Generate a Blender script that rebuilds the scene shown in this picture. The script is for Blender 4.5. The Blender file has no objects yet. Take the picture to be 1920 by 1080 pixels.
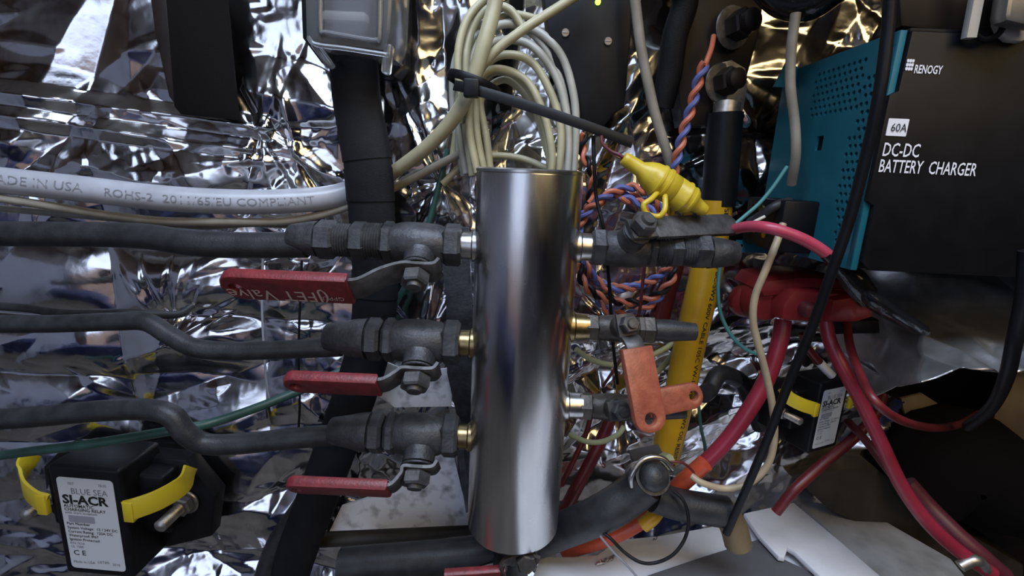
import bpy, bmesh, math, random
import numpy as np
from mathutils import Vector as V, Matrix
random.seed(7)
S = bpy.context.scene
COL = S.collection
R = math.radians
# ------------------------------------------------------------------ camera
TH, ROLL, F = R(13.4), R(2.5), 900.0
CAM = V((0, -0.45, 1.0))
MC = Matrix.Rotation(math.pi/2 - TH, 3, 'X') @ Matrix.Rotation(ROLL, 3, 'Z')
cd = bpy.data.cameras.new('camera'); cam = bpy.data.objects.new('camera', cd); COL.objects.link(cam)
cam.matrix_world = Matrix.Translation(CAM) @ MC.to_4x4()
cd.sensor_width = 36; cd.lens = F/1920*36; cd.clip_start = 0.01
S.camera = cam
# ------------------------------------------------------------------ world and lights
wd = bpy.data.worlds.new('world'); S.world = wd; wd.use_nodes = True
wn = wd.node_tree.nodes; bg = wn['Background']
bg.inputs['Color'].default_value = (0.62, 0.73, 1.0, 1); bg.inputs['Strength'].default_value = 2.2
def area(name, loc, target, sx, sy, power, col):
    l = bpy.data.lights.new(name, 'AREA'); l.shape = 'RECTANGLE'; l.size = sx; l.size_y = sy
    l.energy = power; l.color = col
    o = bpy.data.objects.new(name, l); COL.objects.link(o); o.location = loc
    o.rotation_euler = (V(target) - V(loc)).to_track_quat('-Z', 'Y').to_euler()
    return o
area('doorway_portal', (-0.765, -1.93, 0.89), (-0.765, 0, 0.89), 1.03, 1.78, 1, (1, 1, 1)).data.cycles.is_portal = True
area('ceiling_lamp', (0.02, -0.52, 1.74), (0, -0.16, 0.8), 0.85, 0.40, 16.0, (0.66, 0.79, 1.0))
area('warm_lamp', (0.45, -0.95, 1.50), (0.05, 0, 1.0), 0.65, 0.50, 3.8, (1.0, 0.74, 0.36))
S.view_settings.view_transform = 'Standard'; S.view_settings.look = 'None'
S.view_settings.exposure = -0.2; S.view_settings.gamma = 1.0
S.view_settings.use_curve_mapping = False
# ------------------------------------------------------------------ pixel -> point on a real plane
def ray(u, v): return MC @ V(((u-960)/F, -(v-540)/F, -1))
def W(u, v, y):
    d = ray(u, v); return CAM + d*((y-CAM.y)/d.y)
def WX(u, v, x):
    d = ray(u, v); return CAM + d*((x-CAM.x)/d.x)
def WZ(u, v, z):
    d = ray(u, v); return CAM + d*((z-CAM.z)/d.z)
def px(p, n=1.0):                       # size in metres of n pixels at point p
    return n*(-(MC.transposed() @ (V(p)-CAM)).z)/F
# ------------------------------------------------------------------ materials
MATS = {}
def mat(name, col, rough=0.5, metal=0.0, col2=None, nscale=120, bump=0.0, bscale=300, mix=0.5, trans=0, coat=0, emis=0, rvar=0.0, stretch=None, detail=6, spec=0.5):
    m = bpy.data.materials.new(name); m.use_nodes = True; nt = m.node_tree; b = nt.nodes['Principled BSDF']
    I = b.inputs
    I['Base Color'].default_value = (*col, 1); I['Roughness'].default_value = rough; I['Metallic'].default_value = metal
    I['Transmission Weight'].default_value = trans; I['Coat Weight'].default_value = coat; I['Specular IOR Level'].default_value = spec
    if emis: I['Emission Color'].default_value = (*col, 1); I['Emission Strength'].default_value = emis
    tc = nt.nodes.new('ShaderNodeTexCoord'); src = tc.outputs['Object']
    if stretch:
        mp = nt.nodes.new('ShaderNodeMapping'); mp.inputs['Scale'].default_value = stretch
        nt.links.new(src, mp.inputs['Vector']); src = mp.outputs['Vector']
    def noise(sc):
        n = nt.nodes.new('ShaderNodeTexNoise'); n.inputs['Scale'].default_value = sc; n.inputs['Detail'].default_value = detail
        nt.links.new(src, n.inputs['Vector']); return n
    if col2:
        n = noise(nscale); r = nt.nodes.new('ShaderNodeValToRGB')
        r.color_ramp.elements[0].position = max(0, mix-0.16); r.color_ramp.elements[1].position = min(1, mix+0.16)
        r.color_ramp.elements[0].color = (*col, 1); r.color_ramp.elements[1].color = (*col2, 1)
        nt.links.new(n.outputs['Fac'], r.inputs['Fac']); nt.links.new(r.outputs['Color'], I['Base Color'])
    if rvar:
        n = noise(nscale*0.7); mr = nt.nodes.new('ShaderNodeMapRange')
        mr.inputs['From Min'].default_value = 0.3; mr.inputs['From Max'].default_value = 0.7
        mr.inputs['To Min'].default_value = max(0.02, rough-rvar); mr.inputs['To Max'].default_value = min(1, rough+rvar)
        nt.links.new(n.outputs['Fac'], mr.inputs['Value']); nt.links.new(mr.outputs['Result'], I['Roughness'])
    if bump:
        n = noise(bscale); bp = nt.nodes.new('ShaderNodeBump'); bp.inputs['Strength'].default_value = 1.0
        bp.inputs['Distance'].default_value = bump; nt.links.new(n.outputs['Fac'], bp.inputs['Height'])
        nt.links.new(bp.outputs['Normal'], I['Normal'])
    MATS[name] = m; return m
M = MATS
mat('foil', (0.84, 0.84, 0.86), 0.155, 1.0, col2=(0.70, 0.68, 0.66), nscale=45, bump=0.00022, bscale=70, rvar=0.07, mix=0.55, detail=3)
mat('steel', (0.66, 0.65, 0.64), 0.24, 1.0, col2=(0.50, 0.495, 0.49), nscale=45, bump=0.00004, bscale=300, rvar=0.10, mix=0.58, stretch=(1, 1, 0.25))
mat('old_steel', (0.075, 0.075, 0.080), 0.5, 0.5, col2=(0.038, 0.038, 0.042), nscale=110, bump=0.0004, bscale=420, rvar=0.08)
mat('brown_steel', (0.085, 0.07, 0.058), 0.45, 0.6, col2=(0.045, 0.04, 0.036), nscale=110, bump=0.0004, bscale=420, rvar=0.08)
mat('handle_steel', (0.115, 0.11, 0.11), 0.5, 0.6, col2=(0.06, 0.057, 0.057), nscale=140, bump=0.0002, bscale=500)
mat('bright_steel', (0.62, 0.60, 0.58), 0.3, 1.0, col2=(0.4, 0.39, 0.37), nscale=160)
mat('tinned', (0.55, 0.52, 0.48), 0.38, 0.9, col2=(0.30, 0.27, 0.24), nscale=150)
mat('brass', (0.38, 0.29, 0.14), 0.32, 1.0, col2=(0.20, 0.15, 0.08), nscale=120)
mat('rubber', (0.016, 0.016, 0.018), 0.46, col2=(0.030, 0.030, 0.034), nscale=90, bump=0.0002, bscale=700, spec=0.4)
mat('loom', (0.007, 0.007, 0.009), 0.6, col2=(0.011, 0.011, 0.013), nscale=60, bump=0.0002, bscale=900, spec=0.2)
mat('black', (0.005, 0.005, 0.0065), 0.45, col2=(0.008, 0.008, 0.010), nscale=60, spec=0.22)
mat('black_gloss', (0.008, 0.008, 0.009), 0.16, bump=0.0006, bscale=90)
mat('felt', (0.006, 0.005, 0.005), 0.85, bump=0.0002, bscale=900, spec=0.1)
mat('dark_brown', (0.020, 0.012, 0.009), 0.5, col2=(0.010, 0.007, 0.006), nscale=40, spec=0.3)
mat('red_grip', (0.21, 0.026, 0.030), 0.40, col2=(0.13, 0.018, 0.021), nscale=150, bump=0.0002, bscale=600)
mat('orange_grip', (0.34, 0.092, 0.050), 0.36, col2=(0.25, 0.062, 0.036), nscale=150, bump=0.0002, bscale=600)
mat('yellow', (0.62, 0.46, 0.035), 0.38, col2=(0.50, 0.36, 0.02), nscale=60, bump=0.0001, bscale=500)
mat('yellow_clip', (0.66, 0.50, 0.025), 0.40)
mat('yellow_cable', (0.60, 0.34, 0.012), 0.36, col2=(0.46, 0.26, 0.012), nscale=40)
mat('white_cable', (0.42, 0.43, 0.48), 0.30, col2=(0.33, 0.335, 0.37), nscale=40, bump=0.0001, bscale=200)
mat('beige_cable', (0.42, 0.385, 0.24), 0.42, col2=(0.32, 0.29, 0.18), nscale=60)
mat('grey_cable', (0.30, 0.275, 0.225), 0.45, col2=(0.21, 0.19, 0.155), nscale=60)
mat('tan_wire', (0.42, 0.33, 0.21), 0.45, col2=(0.34, 0.26, 0.17), nscale=60)
mat('coil_cool_lit', (0.43, 0.42, 0.37), 0.42, col2=(0.34, 0.33, 0.28), nscale=60)  # cream cable greyed to carry the cool light on the outer loops
mat('pale_wire', (0.58, 0.54, 0.48), 0.42)
mat('olive_wire', (0.40, 0.42, 0.24), 0.45)
mat('green_wire', (0.035, 0.10, 0.085), 0.4, col2=(0.025, 0.07, 0.06), nscale=60)
mat('teal_wire', (0.06, 0.22, 0.22), 0.4)
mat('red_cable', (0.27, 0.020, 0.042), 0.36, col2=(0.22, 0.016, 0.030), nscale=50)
mat('pink_cable', (0.46, 0.055, 0.10), 0.34)
mat('dark_red', (0.13, 0.013, 0.016), 0.40, col2=(0.085, 0.009, 0.011), nscale=60)
mat('maroon', (0.09, 0.016, 0.022), 0.42)
mat('orange_cable', (0.50, 0.075, 0.03), 0.36)
mat('red_plastic', (0.23, 0.020, 0.022), 0.40, col2=(0.14, 0.010, 0.012), nscale=30, spec=0.35)
mat('wire_orange', (0.52, 0.15, 0.085), 0.45)
mat('wire_blue', (0.10, 0.125, 0.34), 0.45)
mat('teal_paint', (0.014, 0.135, 0.185), 0.45, col2=(0.011, 0.115, 0.155), nscale=60, spec=0.3)
mat('white_paint', (0.78, 0.79, 0.84), 0.5, col2=(0.66, 0.67, 0.71), nscale=25, bump=0.0002, bscale=200)
mat('worn_paint', (0.80, 0.81, 0.86), 0.5, col2=(0.07, 0.06, 0.05), nscale=70, mix=0.66)
mat('grey_board', (0.12, 0.118, 0.13), 0.6, col2=(0.10, 0.10, 0.11), nscale=40)
mat('print_white', (0.80, 0.80, 0.86), 0.5)
mat('print_black', (0.012, 0.012, 0.014), 0.5)
mat('print_grey', (0.20, 0.20, 0.22), 0.5)
mat('print_pale', (0.30, 0.30, 0.34), 0.5)
mat('label_white', (0.62, 0.64, 0.66), 0.45)
mat('print_handle', (0.52, 0.40, 0.36), 0.6)
mat('clear', (0.55, 0.56, 0.58), 0.18, trans=0.85)
mat('led', (0.45, 1.0, 0.05), 0.4, emis=6)
mat('copper', (0.45, 0.22, 0.14), 0.35, 0.9)
mat('wood', (0.10, 0.055, 0.03), 0.5, col2=(0.05, 0.028, 0.018), nscale=8, stretch=(1, 1, 8))
mat('tan_card', (0.19, 0.135, 0.065), 0.7, col2=(0.12, 0.085, 0.045), nscale=30)
mat('grime', (0.050, 0.042, 0.030), 0.55, col2=(0.022, 0.018, 0.013), nscale=25)
mat('floor_grey', (0.22, 0.20, 0.18), 0.6, col2=(0.12, 0.10, 0.09), nscale=5)
mat('blue_grey', (0.36, 0.38, 0.47), 0.6)
mat('navy', (0.02, 0.03, 0.11), 0.7)
mat('rail_grey', (0.50, 0.50, 0.52), 0.55, col2=(0.20, 0.19, 0.17), nscale=22, mix=0.58)
mat('grey_metal', (0.30, 0.29, 0.28), 0.4, 0.7, col2=(0.2, 0.19, 0.19), nscale=60)
mat('dusty_metal', (0.45, 0.43, 0.40), 0.5, 0.3)
mat('leaf_litter', (0.22, 0.10, 0.04), 0.8, col2=(0.07, 0.04, 0.02), nscale=6)
mat('bark', (0.05, 0.04, 0.035), 0.8, col2=(0.10, 0.09, 0.08), nscale=5)
mat('trim_dark', (0.045, 0.035, 0.03), 0.5)
mat('off_white', (0.48, 0.47, 0.45), 0.6)
# ------------------------------------------------------------------ geometry helpers: every one returns (verts, faces)
ORIG = {}
def join(*gs):
    vs, fs = [], []
    for v, f in gs:
        n = len(vs); vs += list(v); fs += [[i+n for i in q] for q in f]
    return vs, fs
def tag(o, label=None, cat=None, group=None, kind=None):
    if label: o['label'] = label
    if cat: o['category'] = cat
    if group: o['group'] = group
    if kind: o['kind'] = kind
    return o
def thing(name, label, cat, loc, group=None):
    o = bpy.data.objects.new(name, None); COL.objects.link(o); o.location = V(loc); o.empty_display_size = 0.02
    ORIG[o] = V(loc); return tag(o, label, cat, group)
def mk(name, geo, m, parent=None, label=None, cat=None, group=None, kind=None, sharp=38):
    vs, fs = geo
    if parent is None:
        lo = [min(p[i] for p in vs) for i in range(3)]; hi = [max(p[i] for p in vs) for i in range(3)]
        O = V([(a+b)/2 for a, b in zip(lo, hi)])
    else: O = ORIG[parent]
    me = bpy.data.meshes.new(name); me.from_pydata([tuple(V(p)-O) for p in vs], [], fs)
    me.materials.append(M[m] if isinstance(m, str) else m)
    bm = bmesh.new(); bm.from_mesh(me); bmesh.ops.recalc_face_normals(bm, faces=bm.faces); bm.to_mesh(me); bm.free()
    me.polygons.foreach_set('use_smooth', [True]*len(me.polygons)); me.set_sharp_from_angle(angle=R(sharp))
    o = bpy.data.objects.new(name, me); COL.objects.link(o); ORIG[o] = O
    if parent is None: o.location = O
    else: o.parent = parent
    return tag(o, label, cat, group, kind)
def spline(pts, step=6):
    """Catmull-Rom through 3-D points (lists keep extra channels)."""
    P = [np.array(p, float) for p in pts]
    if len(P) < 3: return [P[0] + (P[-1]-P[0])*t for t in np.linspace(0, 1, step+1)]
    P = [2*P[0]-P[1]] + P + [2*P[-1]-P[-2]]; out = []
    for i in range(1, len(P)-2):
        a, b, c, d = P[i-1:i+3]
        for t in np.arange(step)/step:
            out.append(0.5*((2*b)+(c-a)*t+(2*a-5*b+4*c-d)*t*t+(3*b-a-3*c+d)*t**3))
    out.append(P[-2]); return out
def frames(pts):
    T = []
    for i in range(len(pts)):
        a, b = pts[max(0, i-1)], pts[min(len(pts)-1, i+1)]; T.append((b-a).normalized() if (b-a).length > 1e-9 else V((0, 0, 1)))
    n = T[0].orthogonal().normalized(); N = []
    for t in T:
        n = (n - t*n.dot(t)); n = n.normalized() if n.length > 1e-6 else t.orthogonal().normalized(); N.append(n)
    return T, N
def tube(pts, r, seg=12, flat=None, ref=None):
    """pts: points; r: number or list; flat=(a,b): elliptical scale along ref direction / across it."""
    pts = [V(p[:3]) for p in pts]; n = len(pts); rs = r if hasattr(r, '__len__') else [r]*n
    T, N = frames(pts); vs, fs = [], []
    for i in range(n):
        a = N[i]
        if ref is not None: a = (V(ref) - T[i]*V(ref).dot(T[i])).normalized()
        b = T[i].cross(a)
        for k in range(seg):
            th = 2*math.pi*k/seg; ca, sa = math.cos(th)*rs[i], math.sin(th)*rs[i]
            if flat: ca *= flat[0]; sa *= flat[1]
            vs.append(pts[i] + a*ca + b*sa)
    for i in range(n-1):
        for k in range(seg):
            k2 = (k+1) % seg; fs.append([i*seg+k, i*seg+k2, (i+1)*seg+k2, (i+1)*seg+k])
    fs.append([k for k in range(seg)][::-1]); fs.append([(n-1)*seg+k for k in range(seg)])
    return vs, fs
def ptube(path, rpx, step=6, seg=12, **k):
    """path: (u, v, y) triples; rpx: radius in pixels at the path's middle, made a constant real radius."""
    pts = spline([W(*p) for p in path], step); mid = V(pts[len(pts)//2])
    return tube(pts, px(mid, rpx), seg, **k)
def basis(ax, up=None):
    z = V(ax).normalized(); x = z.orthogonal().normalized() if up is None else (V(up) - z*V(up).dot(z)).normalized()
    return x, z.cross(x), z
def lathe(prof, o, ax, seg=28, rot=0, up=None):
    """prof: (distance along axis, radius) pairs."""
    x, y, z = basis(ax, up); o = V(o); vs, fs = [], []
    for d, r in prof:
        for k in range(seg):
            th = 2*math.pi*k/seg + rot; vs.append(o + z*d + x*(math.cos(th)*r) + y*(math.sin(th)*r))
    n = len(prof)
    for i in range(n-1):
        for k in range(seg):
            k2 = (k+1) % seg; fs.append([i*seg+k, i*seg+k2, (i+1)*seg+k2, (i+1)*seg+k])
    fs.append(list(range(seg))[::-1]); fs.append([(n-1)*seg+k for k in range(seg)]); return vs, fs
def cyl(p0, p1, r, seg=20, c=0.12):
    p0, p1 = V(p0), V(p1); L = (p1-p0).length; b = min(r*c, L*0.3)
    return lathe([(0, r-b), (b, r), (L-b, r), (L, r-b)], p0, p1-p0, seg)
def hexa(p0, p1, r, rot=0.0, up=None):
    p0, p1 = V(p0), V(p1); L = (p1-p0).length; b = min(r*0.14, L*0.3)
    return lathe([(0, r-b), (b, r), (L-b, r), (L, r-b)], p0, p1-p0, 6, rot, up)
def rbox(c, hx, hy, hz, ax=None, bev=0.002, seg=2):
    bm = bmesh.new(); bmesh.ops.create_cube(bm, size=2.0)
    for v in bm.verts: v.co = V((v.co.x*hx, v.co.y*hy, v.co.z*hz))
    if bev > 0: bmesh.ops.bevel(bm, geom=list(bm.edges), offset=min(bev, 0.45*min(hx, hy, hz)*2), segments=seg, affect='EDGES', profile=0.5)
    A = Matrix(ax).transposed() if ax is not None else Matrix.Identity(3)
    vs = [V(c) + A @ v.co for v in bm.verts]; bm.verts.index_update()
    fs = [[v.index for v in f.verts] for f in bm.faces]; bm.free(); return vs, fs
def box3(x0, x1, y0, y1, z0, z1, bev=0.002):
    return rbox(((x0+x1)/2, (y0+y1)/2, (z0+z1)/2), abs(x1-x0)/2, abs(y1-y0)/2, abs(z1-z0)/2, None, bev)
def slab(outline, holes, O, U, Vv, thick, bev=0.0):
    """2-D outline (and holes) in the frame O,U,V; the face looks along U x V and the slab grows backwards by thick."""
    O, U, Vv = V(O), V(U), V(Vv); N = U.cross(Vv).normalized(); bm = bmesh.new(); edges = []
    for loop in [outline] + list(holes):
        q = [bm.verts.new((a, b, 0)) for a, b in loop]
        edges += [bm.edges.new((q[i], q[(i+1) % len(q)])) for i in range(len(q))]
    bmesh.ops.triangle_fill(bm, edges=edges, use_beauty=True)
    if not holes: bmesh.ops.dissolve_limit(bm, angle_limit=0.01, verts=bm.verts, edges=bm.edges)
    ext = bmesh.ops.extrude_face_region(bm, geom=list(bm.faces))
    for e in ext['geom']:
        if isinstance(e, bmesh.types.BMVert): e.co.z = -thick
    bmesh.ops.recalc_face_normals(bm, faces=bm.faces)
    if bev:
        es = [e for e in bm.edges if len(e.link_faces) == 2 and e.calc_face_angle(0) > 0.9 and abs(e.verts[0].co.z-e.verts[1].co.z) < 1e-7]
        bmesh.ops.bevel(bm, geom=es, offset=bev, segments=2, affect='EDGES', profile=0.5)
    bm.verts.index_update(); vs = [O + U*v.co.x + Vv*v.co.y + N*v.co.z for v in bm.verts]
    fs = [[v.index for v in f.verts] for f in bm.faces]; bm.free(); return vs, fs
def circ(cx, cy, r, n=14): return [(cx+r*math.cos(2*math.pi*k/n), cy+r*math.sin(2*math.pi*k/n)) for k in range(n)]
def plate(poly, y, thick, holes=(), bev=0.0):
    """poly: pixel outline laid on the plane y; a plate 'thick' deep behind it."""
    P = [W(u, v, y) for u, v in poly]
    return slab([(p.x, p.z) for p in P], holes, (0, y, 0), (1, 0, 0), (0, 0, 1), thick, bev)
def zplate(poly, z, thick, bev=0.0):
    P = [WZ(u, v, z) for u, v in poly]
    return slab([(p.x, p.y) for p in P], (), (0, 0, z), (1, 0, 0), (0, 1, 0), thick, bev)
def rrect(w, h, r, n=5, x=0, y=0):
    out = []
    for cx, cy, a0 in ((w/2-r, h/2-r, 0), (-w/2+r, h/2-r, 90), (-w/2+r, -h/2+r, 180), (w/2-r, -h/2+r, 270)):
        for k in range(n+1):
            a = R(a0+90*k/n); out.append((x+cx+r*math.cos(a), y+cy+r*math.sin(a)))
    return out
def strap(pts, wdir, w, t):
    """flat bar swept along pts, w wide along wdir, t thick."""
    pts = [V(p[:3]) for p in pts]; T, _ = frames(pts); vs, fs = [], []
    for p, tt in zip(pts, T):
        a = (V(wdir) - tt*V(wdir).dot(tt)).normalized()*w/2; b = tt.cross(a).normalized()*t/2; c = 0.25
        for s, q in ((1, 1-c), (1-c*0.3, 1), (-1+c*0.3, 1), (-1, 1-c), (-1, -1+c), (-1+c*0.3, -1), (1-c*0.3, -1), (1, -1+c)): vs.append(p + a*s + b*q)
    n = len(pts)
    for i in range(n-1):
        for k in range(8): fs.append([i*8+k, i*8+(k+1) % 8, (i+1)*8+(k+1) % 8, (i+1)*8+k])
    fs.append(list(range(8))[::-1]); fs.append([(n-1)*8+k for k in range(8)]); return vs, fs
def glyphs(s, size, align='LEFT', bold=0.0, xs=1.0):
    c = bpy.data.curves.new('t', 'FONT'); c.body = s; c.size = size; c.align_x = align; c.offset = bold*size; c.resolution_u = 2
    o = bpy.data.objects.new('t', c); COL.objects.link(o); bpy.context.view_layer.update()
    me = bpy.data.meshes.new_from_object(o.evaluated_get(bpy.context.evaluated_depsgraph_get()))
    vs = [(v.co.x*xs, v.co.y) for v in me.vertices]; fs = [list(p.vertices) for p in me.polygons]
    bpy.data.objects.remove(o); bpy.data.curves.remove(c); bpy.data.meshes.remove(me); return vs, fs
def text(s, O, U, Vv, size, align='LEFT', bold=0.0, xs=1.0, lift=0.0003):
    vs, fs = glyphs(s, size, align, bold, xs); O, U, Vv = V(O), V(U).normalized(), V(Vv).normalized(); N = U.cross(Vv)
    return [O + U*x + Vv*y + N*lift for x, y in vs], fs
def tube_text(s, pts, r, s0, size, off=0.0, bold=0.0, xs=1.0, flip=False, toward=None):
    """wraps a line of print round a tube along its path pts; off: angle from the side that faces the viewer."""
    pts = [V(p[:3]) for p in pts]; L = [0]
    for a, b in zip(pts, pts[1:]): L.append(L[-1]+(b-a).length)
    vs, fs = glyphs(s, size, 'LEFT', bold, xs); out = []
    for x, y in vs:
        d = s0+x; i = max(0, min(len(L)-2, int(np.searchsorted(L, d))-1)); k = (d-L[i])/max(1e-9, L[i+1]-L[i])
        p = pts[i].lerp(pts[i+1], k); t = (pts[min(i+2, len(pts)-1)]-pts[max(i-1, 0)]).normalized()
        c = V(toward) if toward else CAM-p; n = (c - t*c.dot(t)).normalized(); b = n.cross(t)
        a = off + (-1 if flip else 1)*(y-size*0.35)/r
        out.append(p + (n*math.cos(a) + b*math.sin(a))*(r+0.00025))
    return out, fs
# ------------------------------------------------------------------ the van wall: crumpled foil
FX0, FX1, FZ0, FZ1, ST = -0.66, 0.66, 0.40, 1.24, 0.0015
xs = np.arange(FX0, FX1+ST, ST); zs = np.arange(FZ0, FZ1+ST, ST); X, Z = np.meshgrid(xs, zs); H = np.zeros_like(X)
rng = np.random.default_rng(11)
def vnoise(X, Z, sc, seed):
    g = np.random.default_rng(seed).random((64, 64)); x = X*sc+31.7; z = Z*sc+17.3
    xi = np.floor(x).astype(int); zi = np.floor(z).astype(int); fx = x-xi; fz = z-zi; fx = fx*fx*(3-2*fx); fz = fz*fz*(3-2*fz)
    a = g[zi % 64, xi % 64]; b = g[zi % 64, (xi+1) % 64]; c = g[(zi+1) % 64, xi % 64]; d = g[(zi+1) % 64, (xi+1) % 64]
    return (a*(1-fx)+b*fx)*(1-fz)+(c*(1-fx)+d*fx)*fz
def blob(u, v, ru, rv):                 # soft mask centred on a wall point
    p = W(u, v, 0); a = px(p, ru); b = px(p, rv); return np.exp(-((X-p.x)/a)**2-((Z-p.z)/b)**2)
def tent(cx, cz, ang, L, w, a):         # one crease: a ridge line with flat flanks
    e = max(L, w)*1.05; i0, i1 = np.searchsorted(xs, [cx-e, cx+e]); j0, j1 = np.searchsorted(zs, [cz-e, cz+e])
    if i1 <= i0 or j1 <= j0: return
    x = X[j0:j1, i0:i1]-cx; z = Z[j0:j1, i0:i1]-cz; c, s = math.cos(ang), math.sin(ang)
    p = np.abs(x*c+z*s)/L; q = np.abs(-x*s+z*c)/w; H[j0:j1, i0:i1] += a*np.clip(1-q-p*p, 0, None)
quiet = np.clip(1.15*blob(100, 590, 420, 240)+0.5*blob(300, 880, 300, 90)+1.0*blob(120, 60, 240, 110), 0, 0.93)
WX_, WZ_ = X + 0.02*(vnoise(X, Z, 14, 1)-0.5), Z + 0.02*(vnoise(X, Z, 14, 2)-0.5)
def quiet_at(x, z):
    i = min(len(xs)-1, max(0, int((x-FX0)/ST))); j = min(len(zs)-1, max(0, int((z-FZ0)/ST))); return quiet[j, i]
PINCH = [W(490, 245, 0), W(560, 300, 0), W(800, 640, 0), W(1180, 640, 0), W(1420, 250, 0), W(640, 930, 0), W(330, 640, 0), W(830, 340, 0)]
for k in range(900):
    x, z = rng.uniform(FX0, FX1), rng.uniform(FZ0, FZ1); qa = quiet_at(x, z)
    if rng.random() < qa: continue
    w = rng.choice([0.006, 0.012, 0.022, 0.038], p=[.34, .30, .22, .14])*rng.uniform(0.7, 1.3); L = w*rng.uniform(1.8, 5)
    ang = rng.uniform(0, math.pi)
    if x < -0.2 and rng.random() < 0.7: ang = rng.normal(0.1, 0.25)
    if -0.17 < x < 0 and z > 0.98 and rng.random() < 0.75: ang = rng.normal(1.55, 0.2)
    if x > 0.14 and rng.random() < 0.5: ang = rng.normal(0.6, 0.3)
    tent(x, z, ang, L, w, rng.choice([-1, 1])*w*rng.uniform(0.10, 0.30))
for p in PINCH:                          # creases that run out from the points where the foil is pinned
    for k in range(16):
        a = rng.uniform(0, 2*math.pi); r = rng.uniform(0.02, 0.05); w = rng.uniform(0.004, 0.009)
        tent(p.x+r*math.cos(a), p.z+r*math.sin(a), a, r*1.1, w, rng.choice([-1, 1])*w*rng.uniform(0.2, 0.4))
# the padded quilting of the left side
CU = [-160, 225, 490, 640]; RV = [250, 465, 598, 700, 830, 960]
cx = [W(u, 560, 0).x for u in CU]; cz = [W(240, v, 0).z for v in RV]
pad = np.zeros_like(X)
for a, b in zip(cx, cx[1:]):
    for t, bt in zip(cz, cz[1:]):
        s = np.clip((WX_-a)/(b-a), 0, 1)*2-1; q = np.clip((WZ_-bt)/(t-bt), 0, 1)*2-1
        pad += 0.011*(1-np.abs(s)**3.5)*(1-np.abs(q)**2.6)
H += pad*blob(200, 590, 420, 330)
# long fold under the flat upper-left sheet, and the billow at the right
p0, p1 = W(-60, 165, 0), W(500, 240, 0)
t = (X-p0.x)/(p1.x-p0.x); zl = p0.z+(p1.z-p0.z)*t; d = (Z-zl)
H += 0.009*np.clip(1-np.abs(d)/0.011, 0, 1)*(t < 1.02) + 0.006*np.clip(1-np.abs(d+0.020)/0.010, 0, 1)*(t < 0.95)*(t > 0.05)
H += 0.030*np.exp(-((Z-W(1750, 600, 0).z)/0.045)**2)/(1+np.exp(-(X-0.30)/0.02))
H += 0.010*(vnoise(X, Z, 9, 3)-0.5)*(1-quiet*0.6) + 0.0040*(vnoise(WX_, WZ_, 24, 4)-0.5)*(1-quiet)
for s_, am, sd in ((55, 0.0011, 5), (130, 0.00035, 6)):
    H += am*(1-np.abs(2*vnoise(WX_*1.0, WZ_, s_, sd)-1)-0.5)*(1-quiet*0.85)*(0.3+1.2*vnoise(X, Z, 11, 9))
cutP = [W(u, v, 0) for u, v in ((1640, 900), (1650, 830), (1700, 760), (1650, 735), (1720, 712), (1800, 690), (1870, 700), (1990, 690), (2100, 1300), (1560, 1300), (1590, 960))]
def inpoly(x, z):
    c = np.zeros(x.shape, bool); n = len(cutP)
    for i in range(n):
        a, b = cutP[i], cutP[(i+1) % n]
        c ^= ((a.z > z) != (b.z > z)) & (x < (b.x-a.x)*(z-a.z)/(b.z-a.z+1e-12)+a.x)
    return c
cut = inpoly(X, Z)
H = np.clip(H, -0.02, 0.035)
nz, nx = X.shape; verts = np.stack([X, -H, Z], -1).reshape(-1, 3)
idx = np.arange(nz*nx).reshape(nz, nx); q = np.stack([idx[:-1, :-1], idx[:-1, 1:], idx[1:, 1:], idx[1:, :-1]], -1)
q = q[~cut[:-1, :-1]].reshape(-1, 4)
me = bpy.data.meshes.new('wall_back'); me.vertices.add(len(verts)); me.vertices.foreach_set('co', verts.ravel())
me.loops.add(q.size); me.loops.foreach_set('vertex_index', q.ravel().astype(np.int32)); me.polygons.add(len(q))
me.polygons.foreach_set('loop_start', np.arange(0, q.size, 4, dtype=np.int32)); me.update(calc_edges=True)
me.polygons.foreach_set('use_smooth', np.ones(len(q), bool)); me.materials.append(M['foil'])
o = bpy.data.objects.new('wall_back', me); COL.objects.link(o); tag(o, 'crumpled silver foil insulation covering the wall', kind='structure')
def struct(name, geo, m, label=None): return mk(name, geo, m, kind='structure', label=label)
struct('wall_behind_foil', box3(-1.5, 1.5, 0.10, 0.13, -0.02, 1.95, 0), 'dark_brown')
struct('floor', box3(-1.5, 1.5, -1.9, 0.13, -0.04, 0, 0), 'floor_grey')
struct('ceiling', box3(-1.5, 1.5, -1.9, 0.13, 1.90, 1.95, 0), 'off_white')
struct('wall_left', box3(-1.55, -1.5, -1.9, 0.13, 0, 1.10, 0), 'blue_grey')
struct('dark_reflected_panel', box3(-1.55, -1.5, -1.9, 0.13, 1.10, 1.95, 0), 'wood')  # unseen upper half of the left wall, added dark for the foil to reflect
struct('navy_reflector_low', box3(-1.45, -0.30, -1.35, -0.95, 0, 0.36, 0), 'navy')  # unseen navy block, added to bring blue into the foil reflections
struct('shade_shelf', box3(0.10, 1.4, -0.23, 0.10, 1.24, 1.27, 0), 'wood')  # unseen shelf, added to block the lamp over the charger and upper right
struct('wall_right', box3(1.5, 1.55, -1.9, 0.13, 0, 1.95, 0), 'trim_dark')
struct('wall_front', join(box3(-0.25, 1.5, -1.95, -1.9, 0, 1.95, 0), box3(-1.5, -1.28, -1.95, -1.9, 0, 1.95, 0), box3(-1.28, -0.25, -1.95, -1.9, 1.78, 1.95, 0)), 'wood')
struct('navy_reflector_front', box3(-0.22, 1.5, -1.899, -1.80, 0, 0.80, 0), 'navy')  # navy panel added out of view to give the foil blue reflections
struct('ground_outside', box3(-9, 9, -14, -1.95, -0.5, -0.4, 0), 'leaf_litter')
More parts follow.
